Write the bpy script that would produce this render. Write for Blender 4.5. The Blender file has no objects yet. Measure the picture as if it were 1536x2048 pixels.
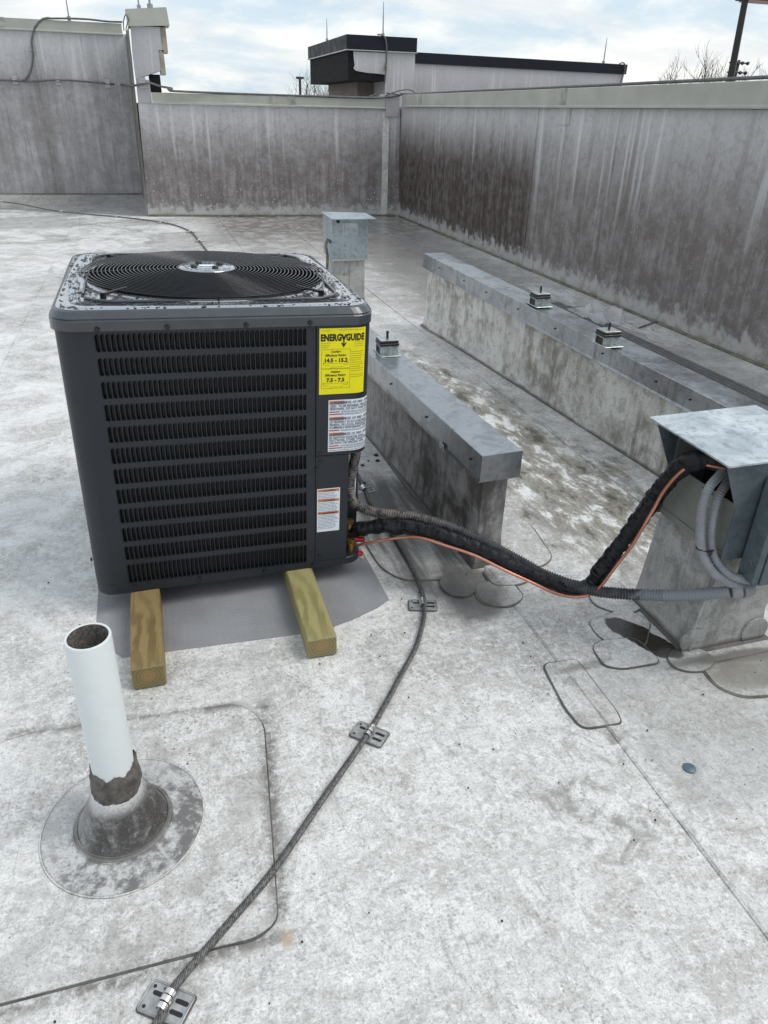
import bpy, math, random
from mathutils import Vector, Matrix, noise as mnoise
random.seed(7)
PI=math.pi
S=bpy.context.scene
COL=S.collection
# ---------------------------------------------------------------- camera, world, sun, exposure
R=((0.9562979272576401,-0.1232150281182021,0.26516472459317036),
   (-0.29156344640047677,-0.47014652011989005,0.8330384182870764),
   (0.022023420393243332,-0.8739452537001322,-0.4855251409445179))   # world <- camera (x right, y down, z forward)
FPX=1440.0; EYE=1.5
cd=bpy.data.cameras.new('camera'); cam=bpy.data.objects.new('camera',cd); COL.objects.link(cam)
cd.sensor_fit='VERTICAL'; cd.sensor_height=24.0; cd.sensor_width=18.0; cd.lens=FPX/2048*24.0
cd.clip_start=.05; cd.clip_end=3000
m=Matrix(((R[0][0],-R[0][1],-R[0][2],0),(R[1][0],-R[1][1],-R[1][2],0),(R[2][0],-R[2][1],-R[2][2],EYE),(0,0,0,1)))
cam.matrix_world=m; S.camera=cam
w=bpy.data.worlds.new('World'); S.world=w; w.use_nodes=True
SUN_EL=math.radians(54); SUN_AZ=math.radians(112)     # azimuth measured from +Y towards +X
S.view_settings.view_transform='Standard'; S.view_settings.look='None'; S.view_settings.exposure=0.12
S.view_settings.gamma=1; S.view_settings.use_curve_mapping=False
sl=bpy.data.lights.new('sun','SUN'); sl.energy=1.5; sl.angle=math.radians(30); sl.color=(1,.965,.92)
so=bpy.data.objects.new('sun',sl); COL.objects.link(so)
sd=Vector((math.sin(SUN_AZ)*math.cos(SUN_EL),math.cos(SUN_AZ)*math.cos(SUN_EL),math.sin(SUN_EL)))
so.rotation_euler=sd.to_track_quat('Z','Y').to_euler()

# ---------------------------------------------------------------- node helper
class NT:
    def __init__(s,nt): s.nt=nt
    def n(s,t,**k):
        x=s.nt.nodes.new(t)
        for a,b in k.items(): setattr(x,a,b)
        return x
    def put(s,sock,v):
        if v is None: return
        if isinstance(v,bpy.types.NodeSocket): s.nt.links.new(v,sock)
        else:
            if isinstance(v,(tuple,list)) and len(v)==3 and sock.type=='RGBA': v=(*v,1)
            sock.default_value=v
    def math(s,op,a,b=None,c=None,clamp=False):
        x=s.n('ShaderNodeMath',operation=op,use_clamp=clamp)
        for i,v in enumerate((a,b,c)): s.put(x.inputs[i],v)
        return x.outputs[0]
    def vm(s,op,a,b=None,scale=None):
        x=s.n('ShaderNodeVectorMath',operation=op); s.put(x.inputs[0],a)
        if b is not None: s.put(x.inputs[1],b)
        if scale is not None: s.put(x.inputs['Scale'],scale)
        return x.outputs['Value'] if op in('LENGTH','DOT_PRODUCT','DISTANCE') else x.outputs[0]
    def mr(s,v,a,b,c=0.,d=1.,smooth=True):
        x=s.n('ShaderNodeMapRange'); x.clamp=True
        if smooth: x.interpolation_type='SMOOTHSTEP'
        for i,q in enumerate((v,a,b,c,d)): s.put(x.inputs[i],q)
        return x.outputs[0]
    def mix(s,f,a,b,mode='MIX'):
        x=s.n('ShaderNodeMix',data_type='RGBA',blend_type=mode); x.clamp_factor=True
        s.put(x.inputs[0],f); s.put(x.inputs[6],a); s.put(x.inputs[7],b); return x.outputs[2]
    def noise(s,vec,scale,detail=4,rough=.55,dist=0.):
        x=s.n('ShaderNodeTexNoise'); s.put(x.inputs['Vector'],vec); x.inputs['Scale'].default_value=scale
        x.inputs['Detail'].default_value=detail; x.inputs['Roughness'].default_value=rough; x.inputs['Distortion'].default_value=dist
        return x.outputs['Fac']
    def vor(s,vec,scale,feature='F1',out='Distance',rnd=1.):
        x=s.n('ShaderNodeTexVoronoi',feature=feature); s.put(x.inputs['Vector'],vec); x.inputs['Scale'].default_value=scale
        x.inputs['Randomness'].default_value=rnd
        return x.outputs[out]
    def scale(s,vec,v,off=(0,0,0),rot=(0,0,0)):
        x=s.n('ShaderNodeMapping'); s.put(x.inputs[0],vec); x.inputs['Location'].default_value=off
        x.inputs['Rotation'].default_value=rot; x.inputs['Scale'].default_value=v; return x.outputs[0]
    def pos(s): return s.n('ShaderNodeNewGeometry').outputs['Position']
    def obj(s): return s.n('ShaderNodeTexCoord').outputs['Object']
    def sep(s,v):
        x=s.n('ShaderNodeSeparateXYZ'); s.put(x.inputs[0],v); return x.outputs
    def comb(s,a,b,c):
        x=s.n('ShaderNodeCombineXYZ')
        for i,v in enumerate((a,b,c)): s.put(x.inputs[i],v)
        return x.outputs[0]
    def bump(s,h,strength=.3,dist=.01,nrm=None):
        x=s.n('ShaderNodeBump'); x.inputs['Strength'].default_value=strength; x.inputs['Distance'].default_value=dist
        s.put(x.inputs['Height'],h)
        if nrm is not None: s.put(x.inputs['Normal'],nrm)
        return x.outputs[0]
    def blob(s,p,cx,cy,rx,ry,rot=0.,warp=.35,wscale=6.,soft=.35,wn=None):
        """0..1 mask of a ragged ellipse lying on the floor"""
        q=s.scale(s.vm('SUBTRACT',p,(cx,cy,0)),(1,1,0),rot=(0,0,-rot))
        q=s.vm('MULTIPLY',q,(1/rx,1/ry,0)); d=s.vm('LENGTH',q)
        nn=wn if wn is not None else s.noise(p,wscale,5,.6)
        d=s.math('ADD',d,s.math('MULTIPLY',s.math('SUBTRACT',nn,.5),warp*4))
        return s.mr(d,1-soft,1+soft,1,0)
    def mx(s,a,b): return s.math('MAXIMUM',a,b)
    def mul(s,a,b): return s.math('MULTIPLY',a,b)
def mat(name):
    mm=bpy.data.materials.new(name); mm.use_nodes=True; nt=mm.node_tree; nt.nodes.clear(); N=NT(nt)
    o=N.n('ShaderNodeOutputMaterial'); b=N.n('ShaderNodeBsdfPrincipled'); nt.links.new(b.outputs[0],o.inputs[0])
    N.b=b; N.m=mm; return N
def setb(N,**k):
    al=dict(col='Base Color',rough='Roughness',metal='Metallic',nrm='Normal',coat='Coat Weight',coatr='Coat Roughness',coatior='Coat IOR',ior='IOR',spec='Specular IOR Level',alpha='Alpha',trans='Transmission Weight',emc='Emission Color',ems='Emission Strength',sub='Subsurface Weight')
    for a,v in k.items(): N.put(N.b.inputs[al[a]],v)
    return N.m
def simple(name,col,rough=.5,metal=0.,var=.25,scale=20.,bump=.0,**k):
    N=mat(name); p=N.obj(); n=N.noise(p,scale,5,.6)
    c=N.mix(N.mr(n,.3,.7),tuple(x*(1-var) for x in col),tuple(min(1,x*(1+var)) for x in col))
    if bump: k['nrm']=N.bump(N.noise(p,scale*6,3),bump,.002)
    r=N.mr(N.noise(p,scale*1.7,4),.3,.7,max(0,rough-.08),min(1,rough+.1))
    return setb(N,col=c,rough=r,metal=metal,**k)

# ---------------------------------------------------------------- world sky: Nishita with a broken overcast
W=NT(w.node_tree); bg=[n for n in w.node_tree.nodes if n.type=='BACKGROUND'][0]
sky=W.n('ShaderNodeTexSky'); sky.sky_type='NISHITA'; sky.sun_disc=False; sky.sun_elevation=SUN_EL; sky.sun_rotation=SUN_AZ
sky.air_density=1.0; sky.dust_density=1.4; sky.ozone_density=1.0
g=W.n('ShaderNodeTexCoord').outputs['Generated']; gs=W.sep(g)
den=W.math('ADD',W.math('MAXIMUM',gs[2],0),.24)
cp=W.comb(W.math('DIVIDE',gs[0],den),W.math('DIVIDE',gs[1],den),0)
n1=W.noise(W.scale(cp,(.9,1.1,1),off=(3.1,7.7,0)),1.5,9,.56,.35)
n2=W.noise(W.scale(cp,(1.3,1.9,1),off=(1.3,2.2,0)),1.6,7,.6,.2)
n3=W.noise(W.scale(g,(5,5,11)),1.6,9,.62,.2)
cl=W.mr(W.math('ADD',n1,W.mul(W.math('SUBTRACT',n3,.5),.22)),.36,.56)
ccol=W.mix(W.mr(n2,.35,.65),(6.6,7.4,8.3),(9.8,10.0,10.1))
low=W.mr(gs[2],.02,.20,1,0)
ccol=W.mix(W.mul(low,.55),ccol,(10.0,9.8,8.9))
blue=W.mix(.75,sky.outputs[0],(6.0,7.8,9.3))
sk=W.mix(W.mr(cl,0,1,.22,1.,False),blue,ccol)
W.put(bg.inputs[0],sk); bg.inputs[1].default_value=.1

# ---------------------------------------------------------------- point helper: the place on plane X=, Y= or Z= seen at a pixel of the survey photo
def at(px,py,X=None,Y=None,Z=None):
    c=(px-768,py-1024,FPX); d=[sum(R[i][j]*c[j] for j in range(3)) for i in range(3)]
    if X is not None: t=X/d[0]
    elif Y is not None: t=Y/d[1]
    else: t=(Z-EYE)/d[2]
    return Vector((t*d[0],t*d[1],EYE+t*d[2]))

# ---------------------------------------------------------------- mesh helpers
class MB:
    def __init__(s): s.v=[]; s.f=[]; s.sm=[]; s.mi=[]
    def add(s,vs,fs,smooth=False,mi=0):
        o=len(s.v); s.v+= [tuple(x) for x in vs]; s.f+=[tuple(o+i for i in f) for f in fs]; s.sm+=[smooth]*len(fs); s.mi+=[mi]*len(fs); return s
    def box(s,a,b,mi=0):
        x0,y0,z0=a; x1,y1,z1=b
        return s.add([(x0,y0,z0),(x1,y0,z0),(x1,y1,z0),(x0,y1,z0),(x0,y0,z1),(x1,y0,z1),(x1,y1,z1),(x0,y1,z1)],
          [(0,3,2,1),(4,5,6,7),(0,1,5,4),(1,2,6,5),(2,3,7,6),(3,0,4,7)],False,mi)
    def bbox(s,a,b,r=.004,mi=0):
        """box with chamfered edges"""
        x0,y0,z0=a; x1,y1,z1=b; r=min(r,(x1-x0)/2.1,(y1-y0)/2.1,(z1-z0)/2.1)
        def ring(i,z): return [(x0+i+0,y0+r+0,z),(x0+r,y0+i,z),(x1-r,y0+i,z),(x1-i,y0+r,z),(x1-i,y1-r,z),(x1-r,y1-i,z),(x0+r,y1-i,z),(x0+i,y1-r,z)]
        return s.loft([ring(r,z0),ring(0,z0+r),ring(0,z1-r),ring(r,z1)],True,True,mi=mi)
    def loft(s,rings,cap0=False,cap1=False,closed=True,smooth=False,mi=0):
        n=len(rings[0]); vs=[p for r_ in rings for p in r_]; fs=[]
        for i in range(len(rings)-1):
            for j in range(n if closed else n-1):
                k=(j+1)%n; fs.append((i*n+j,i*n+k,(i+1)*n+k,(i+1)*n+j))
        s.add(vs,fs,smooth,mi)
        if cap0: s.add(rings[0],[tuple(range(n-1,-1,-1))],False,mi)
        if cap1: s.add(rings[-1],[tuple(range(n))],False,mi)
        return s
    def prism(s,poly,z0,z1,mi=0):
        return s.loft([[(x,y,z0) for x,y in poly],[(x,y,z1) for x,y in poly]],True,True,mi=mi)
    def tube(s,pts,r,n=8,cap=True,rf=None,mi=0,smooth=True):
        pts=[Vector(p) for p in pts]; rings=[]; L=0; prev=None; up=None
        for i,p in enumerate(pts):
            t=(pts[min(i+1,len(pts)-1)]-pts[max(i-1,0)])
            t=t.normalized() if t.length>1e-9 else Vector((0,0,1))
            if up is None:
                up=Vector((0,0,1)) if abs(t.z)<.9 else Vector((1,0,0))
            up=(up-t*up.dot(t)).normalized(); sd_=t.cross(up)
            if i: L+=(p-pts[i-1]).length
            ring=[]
            for k in range(n):
                a=2*PI*k/n; rr=(rf(L,a) if rf else (r[i] if isinstance(r,(list,tuple)) else r))
                ring.append(p+sd_*math.cos(a)*rr+up*math.sin(a)*rr)
            rings.append(ring)
        return s.loft(rings,cap,cap,smooth=smooth,mi=mi)
    def cyl(s,a,b,r,n=16,r2=None,mi=0,smooth=True):
        return s.tube([a,b],[r,r if r2 is None else r2],n,True,mi=mi,smooth=smooth)
    def lathe(s,prof,c=(0,0,0),n=32,smooth=True,mi=0,cap=False):
        rings=[[(c[0]+r*math.cos(2*PI*k/n),c[1]+r*math.sin(2*PI*k/n),c[2]+z) for k in range(n)] for r,z in prof]
        return s.loft(rings,cap,cap,smooth=smooth,mi=mi)
    def mesh(s,name):
        me=bpy.data.meshes.new(name); me.from_pydata(s.v,[],s.f); me.validate(); 
        if len(me.polygons)==len(s.sm):
            me.polygons.foreach_set('use_smooth',s.sm); me.polygons.foreach_set('material_index',s.mi)
        me.update(); return me
    def build(s,name,mats,parent=None,fix=False):
        me=s.mesh(name)
        if fix: fixn(me)
        for q in (mats if isinstance(mats,(list,tuple)) else [mats]): me.materials.append(q)
        o=bpy.data.objects.new(name,me); COL.objects.link(o)
        if parent: o.parent=parent
        return o
def fixn(me):
    import bmesh
    b=bmesh.new(); b.from_mesh(me); bmesh.ops.remove_doubles(b,verts=b.verts,dist=1e-6); bmesh.ops.recalc_face_normals(b,faces=b.faces); b.to_mesh(me); b.free()
def spline(pts,step=.02):
    P=[Vector(p) for p in pts]; P=[P[0]*2-P[1]]+P+[P[-1]*2-P[-2]]; out=[]
    for i in range(1,len(P)-2):
        a,b,c,d=P[i-1:i+3]; n=max(2,int((c-b).length/step))
        for k in range(n):
            t=k/n; out.append(.5*((2*b)+(c-a)*t+(2*a-5*b+4*c-d)*t*t+(3*b-a-3*c+d)*t**3))
    out.append(P[-2]); return out
def tag(o,label=None,cat=None,group=None,kind=None):
    if label: o['label']=label
    if cat: o['category']=cat
    if group: o['group']=group
    if kind: o['kind']=kind
    return o
def empty(name,loc=(0,0,0),rot=(0,0,0)):
    o=bpy.data.objects.new(name,None); COL.objects.link(o); o.location=loc; o.rotation_euler=rot; o.empty_display_size=.05; return o
def copy_tree(o,parent=None):
    c=o.copy(); COL.objects.link(c); c.parent=parent
    for ch in list(o.children): copy_tree(ch,c)
    return c
_fc={}
def text_mesh(txt,size,bold=0.0,align='LEFT'):
    key=(txt,size,bold,align)
    if key in _fc: return _fc[key]
    cu=bpy.data.curves.new('t','FONT'); cu.body=txt; cu.size=size; cu.resolution_u=2; cu.offset=bold; cu.align_x=align; cu.space_character=1.04
    ob=bpy.data.objects.new('t',cu); COL.objects.link(ob)
    dg=bpy.context.evaluated_depsgraph_get(); me=bpy.data.meshes.new_from_object(ob.evaluated_get(dg))
    v=[tuple(q.co) for q in me.vertices]; f=[tuple(p.vertices) for p in me.polygons]
    bpy.data.objects.remove(ob); bpy.data.curves.remove(cu); bpy.data.meshes.remove(me)
    _fc[key]=(v,f); return v,f
def rrect(x0,y0,x1,y1,r,n=6):
    if not isinstance(r,(list,tuple)): r=(r,)*4
    out=[]
    for (cx,cy,a0,rr) in ((x0+r[0],y0+r[0],PI,r[0]),(x1-r[1],y0+r[1],1.5*PI,r[1]),(x1-r[2],y1-r[2],0,r[2]),(x0+r[3],y1-r[3],.5*PI,r[3])):
        for k in range(n+1):
            a=a0+PI/2*k/n; out.append((cx+rr*math.cos(a),cy+rr*math.sin(a)))
    return out
def rpoly(pts,r,n=5):
    """polygon with rounded corners; r per point or one value"""
    out=[]; N_=len(pts)
    for i,p in enumerate(pts):
        p=Vector((*p[:2],0)); a=Vector((*pts[i-1][:2],0)); b=Vector((*pts[(i+1)%N_][:2],0)); rr=r[i] if isinstance(r,(list,tuple)) else r
        u=(a-p); v=(b-p); rr=min(rr,u.length*.45,v.length*.45)
        s_=p+u.normalized()*rr; e_=p+v.normalized()*rr
        for k in range(n+1):
            t=k/n; q=s_*(1-t)**2+p*2*t*(1-t)+e_*t*t; out.append((q.x,q.y))
    return out

# ---------------------------------------------------------------- materials
def membrane(name,base=1.0,dirt=1.0,speck=.5,masks=True,floor=True):
    N=mat(name); p=N.pos()
    big=N.noise(p,.55,4,.55,.3); mid=N.noise(p,3.2,6,.62,1.4); sw=N.noise(p,9,6,.68,1.3); fine=N.noise(p,55,5,.7,.6); grit=N.noise(p,330,3,.7)
    scr=N.noise(N.scale(p,(9,70,1),rot=(0,0,.6)),1.6,3,.6,1.2); scr2=N.noise(N.scale(p,(80,8,1),rot=(0,0,.25)),1.3,3,.6,.9)
    sw2=N.noise(N.scale(p,(1,1.6,1),rot=(0,0,.5)),26,5,.68,1.1); sw3=N.noise(N.scale(p,(1.9,1,1),rot=(0,0,.9)),13,5,.68,1.0)
    c=N.mix(N.mr(big,.3,.7),(.66,.66,.65),(.78,.78,.77))
    c=N.mix(N.mul(N.mr(N.noise(p,1.3,7,.62,1.0),.50,.60),.42*dirt),c,(.40,.39,.375)); c=N.mix(N.mul(N.mr(mid,.38,.62),.48*dirt),c,(.42,.41,.395)); c=N.mix(N.mul(N.mul(N.mr(N.noise(p,1.9,6,.7,1.2),.52,.64),N.mr(fine,.40,.58,.35,1)),.50*dirt),c,(.24,.23,.215))
    sm1=N.noise(N.scale(p,(1,1.35,1),rot=(0,0,-.5)),5.5,7,.72,1.7); sm2=N.noise(N.scale(p,(1.3,1,1),rot=(0,0,.3),off=(4,1,0)),7.5,7,.70,1.9)
    c=N.mix(N.mul(N.mr(sm1,.52,.66),.38*dirt),c,(.36,.35,.33)); c=N.mix(N.mul(N.mr(sm2,.47,.38),.50),c,(.85,.855,.85)); c=N.mix(N.mul(N.mr(sm2,.57,.68),.34*dirt),c,(.28,.27,.255))
    c=N.mix(N.mul(N.mr(sw,.48,.72),.50*dirt),c,(.30,.29,.275))
    c=N.mix(N.mul(N.mr(sw2,.50,.68),.36*dirt),c,(.30,.29,.28))
    c=N.mix(N.mul(N.mr(sw3,.44,.32),.60),c,(.84,.85,.855))
    c=N.mix(N.mul(N.mr(sw2,.42,.32),.55),c,(.86,.87,.875))
    c=N.mix(N.mul(N.mr(fine,.52,.66),.50*dirt),c,(.23,.222,.21))
    c=N.mix(N.mul(N.mr(fine,.44,.36),.45),c,(.86,.865,.87))
    c=N.mix(N.mul(N.mr(scr,.60,.68),.34),c,(.88,.89,.89)); c=N.mix(N.mul(N.mr(scr2,.62,.70),.45),c,(.26,.255,.245))
    c=N.mix(N.mul(N.mr(grit,.56,.63),.48),c,(.15,.145,.135)); g2=N.noise(p,140,4,.75); c=N.mix(N.mul(N.mr(g2,.54,.64),.42*dirt),c,(.20,.19,.18)); c=N.mix(N.mul(N.mr(g2,.44,.36),.40),c,(.88,.885,.88))
    # pepper specks
    vd=N.vor(N.vm('ADD',p,N.scale(p,(0,0,0))),75.); vsel=N.mr(N.noise(p,9,3,.6),(.52 if speck<.9 else .30),(.62 if speck<.9 else .45))
    c=N.mix(N.mul(N.mr(vd,.20,.30,1,0),N.mul(vsel,(speck if speck<.9 else .15))),c,(.15,.145,.135))
    if speck>.9:
        pw=N.vm('ADD',p,N.vm('SCALE',N.comb(N.noise(p,60,3),N.noise(N.vm('ADD',p,(5,3,0)),60,3),0),scale=.02))
        v3=N.vor(pw,95.); s3=N.sep(N.vor(pw,95.,out='Color'))[0]; c=N.mix(N.mul(N.mul(N.mr(v3,N.mul(s3,.30),N.mul(s3,.52),1,0),N.mr(N.noise(p,4.5,5,.7,.6),.42,.60)),.65),c,(.20,.195,.19))
        v4=N.vor(pw,42.); s4=N.sep(N.vor(pw,42.,out='Color'))[0]; c=N.mix(N.mul(N.mul(N.mr(v4,N.mul(s4,.16),N.mul(s4,.34),1,0),N.mr(N.noise(p,5,4),.50,.64)),.38),c,(.26,.255,.25)); c=N.mix(N.mul(N.mr(N.noise(p,6.5,6,.7,.6),.48,.62),.45),c,(.30,.29,.275))
        c=N.mix(N.mul(N.mr(N.noise(p,85,5,.8),.55,.62),.5),c,(.20,.195,.19))
    # sole-shaped scuffs: clusters of short bars
    ft=N.vor(N.scale(p,(1,1,0)),2.3,out='Color'); fs=N.sep(ft)
    ang=N.math('MULTIPLY',fs[0],6.28)
    vr=N.n('ShaderNodeVectorRotate',rotation_type='Z_AXIS'); N.put(vr.inputs['Vector'],p); N.put(vr.inputs['Angle'],ang)
    q=N.sep(vr.outputs[0]); bars=N.math('SINE',N.math('ADD',N.mul(q[0],290),N.mul(N.noise(p,30,2),9)))
    bars2=N.math('SINE',N.mul(q[1],170))
    fd=N.vor(N.scale(p,(1,1,0)),2.3)
    fm=N.mul(N.mr(fd,.16,.24,1,0),N.mr(fs[1],.35,.45)); fm=N.mul(fm,N.mr(N.noise(p,9,4,.6),.42,.58))
    c=N.mix(N.mul(N.mul(N.mr(N.mul(bars,bars2),.0,.3),fm),.85*dirt),c,(.16,.155,.145))
    rough=N.mr(mid,.3,.7,.42,.62); wet=None
    if floor:
        wn=N.noise(p,5.,6,.62,.6); xs=N.sep(p)
        # green-brown silt between the curbs
        sz=N.mx(N.blob(p,1.60,3.4,.36,1.7,0.08,.40,wn=wn),N.blob(p,1.80,2.55,.26,.55,0,.4,wn=wn)); sn=N.noise(N.scale(p,(1.7,.7,1)),6.5,8,.74,.25); silt=N.mul(sz,N.mr(sn,.42,.52))
        c=N.mix(N.mul(N.mul(sz,N.mr(sn,.46,.40)),.6),c,(.88,.89,.88)); c=N.mix(N.mul(silt,.72),c,(.17,.15,.105)); c=N.mix(N.mul(N.mul(sz,N.mr(sn,.54,.62)),.8),c,(.055,.048,.036))
        # long dark drift beside and behind the curbs
        dk=N.blob(p,3.0,6.5,.85,4.6,0.03,.35,wn=wn,soft=.5); c=N.mix(N.mul(dk,.62),c,(.24,.225,.215))
        far=N.mul(N.mr(xs[1],7.2,11.5),N.mr(xs[0],.5,1.3)); c=N.mix(N.mul(far,N.mr(wn,.40,.55,.30,.85)),c,(.16,.135,.125))
        # left curb skirt
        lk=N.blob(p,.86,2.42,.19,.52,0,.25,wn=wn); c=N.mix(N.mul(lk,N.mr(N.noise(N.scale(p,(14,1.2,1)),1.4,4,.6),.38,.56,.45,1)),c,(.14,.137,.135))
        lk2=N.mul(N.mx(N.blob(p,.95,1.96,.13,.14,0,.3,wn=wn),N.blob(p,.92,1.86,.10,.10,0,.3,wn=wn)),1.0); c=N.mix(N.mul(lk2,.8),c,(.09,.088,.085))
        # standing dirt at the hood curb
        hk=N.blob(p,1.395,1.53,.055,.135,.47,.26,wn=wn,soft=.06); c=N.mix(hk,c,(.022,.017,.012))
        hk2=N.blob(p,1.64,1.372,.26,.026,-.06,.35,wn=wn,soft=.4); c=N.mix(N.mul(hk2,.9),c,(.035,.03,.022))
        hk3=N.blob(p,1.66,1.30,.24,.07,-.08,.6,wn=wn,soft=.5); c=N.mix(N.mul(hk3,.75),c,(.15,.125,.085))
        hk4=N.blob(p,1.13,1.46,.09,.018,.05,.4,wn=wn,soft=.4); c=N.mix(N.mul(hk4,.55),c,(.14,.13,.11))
        # damp sheet front right, scuff patches
        damp=N.mul(N.mr(N.math('ADD',xs[0],N.mul(N.math('SUBTRACT',wn,.5),.35)),1.10,1.16),N.mul(N.mr(xs[1],.86,.92),N.mr(N.math('ADD',xs[1],N.mul(wn,.25)),1.52,1.60,1,0)))
        c=N.mix(N.mul(damp,.38),c,(.33,.335,.33))
        sc=N.mul(N.mx(N.blob(p,1.0,1.16,.10,.10,.6,.5,wn=wn),N.blob(p,.86,.98,.10,.16,.6,.5,wn=wn)),N.mr(sw,.42,.6)); c=N.mix(N.mul(sc,.6),c,(.17,.165,.155))
        br=N.blob(p,.093,.885,.013,.02,.2,.12,soft=.5); c=N.mix(N.mul(br,.6),c,(.42,.30,.17))
        # dirt along the laps
        sm=None
        for sx in (-3.05,-1.02,1.062,1.95,3.3):
            d=N.math('ABSOLUTE',N.math('SUBTRACT',xs[0],sx+.004)); q_=N.mul(N.mr(d,.001,.006,1,0),N.mr(N.noise(p,6,4),.35,.6,.35,1)); sm=q_ if sm is None else N.mx(sm,q_)
        c=N.mix(N.mul(sm,.5),c,(.12,.115,.105))
        # grime that gathers along the edge of the vent pipe patch
        ex=N.math('ABSOLUTE',N.math('SUBTRACT',xs[0],N.math('ADD',.090,N.mul(N.math('SUBTRACT',xs[1],.925),.10)))); iny=N.mul(N.mr(xs[1],.90,.95),N.mr(xs[1],1.56,1.62,1,0))
        ey=N.math('ABSOLUTE',N.math('SUBTRACT',xs[1],N.math('SUBTRACT',1.597,N.mul(N.math('ADD',xs[0],.1),.08)))); ey2=N.math('ABSOLUTE',N.math('SUBTRACT',xs[1],.895)); inx=N.mr(xs[0],.06,.12,1,0)
        eg=N.mx(N.mul(N.mr(ex,.0,.040,1,0),iny),N.mx(N.mul(N.mr(ey,.0,.03,1,0),inx),N.mul(N.mr(ey2,.0,.03,1,0),inx)))
        c=N.mix(N.mul(eg,N.mr(N.math('ADD',N.mul(fine,.5),N.mul(wn,.5)),.42,.56,.2,.85)),c,(.14,.13,.12))
        # wet reflection at the left and the left-back painted as pale colour, wet film
        lft=N.mr(N.math('SUBTRACT',xs[0],N.mul(xs[1],.10)),-.2,-1.0); c=N.mix(N.mul(lft,N.mr(mid,.35,.62,.55,.0)),c,(.80,.815,.825))
        wetm=N.mr(N.noise(p,.8,5,.6,.8),.46,.58)
        wet=N.mul(wetm,N.mr(xs[1],1.6,3.0)); wet=N.mx(wet,N.mul(dk,.9)); wet=N.mx(wet,N.mx(silt,damp)); wet=N.mx(wet,N.mx(hk,far))
        rough=N.mr(wet,0,1,.46,.08,False); rough=N.math('ADD',rough,N.mul(N.mr(sw,.4,.65),.10))
    h=N.math('ADD',N.mul(sw2,.6),N.math('ADD',N.mul(fine,.35),N.mul(scr,.35)))
    h=N.math('ADD',h,N.mul(grit,.18))
    c=N.mix(1.0,c,(base*1.03,base*1.015,base*.99),'MULTIPLY')
    return setb(N,col=c,rough=rough,nrm=N.bump(h,.35,.006))
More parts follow.
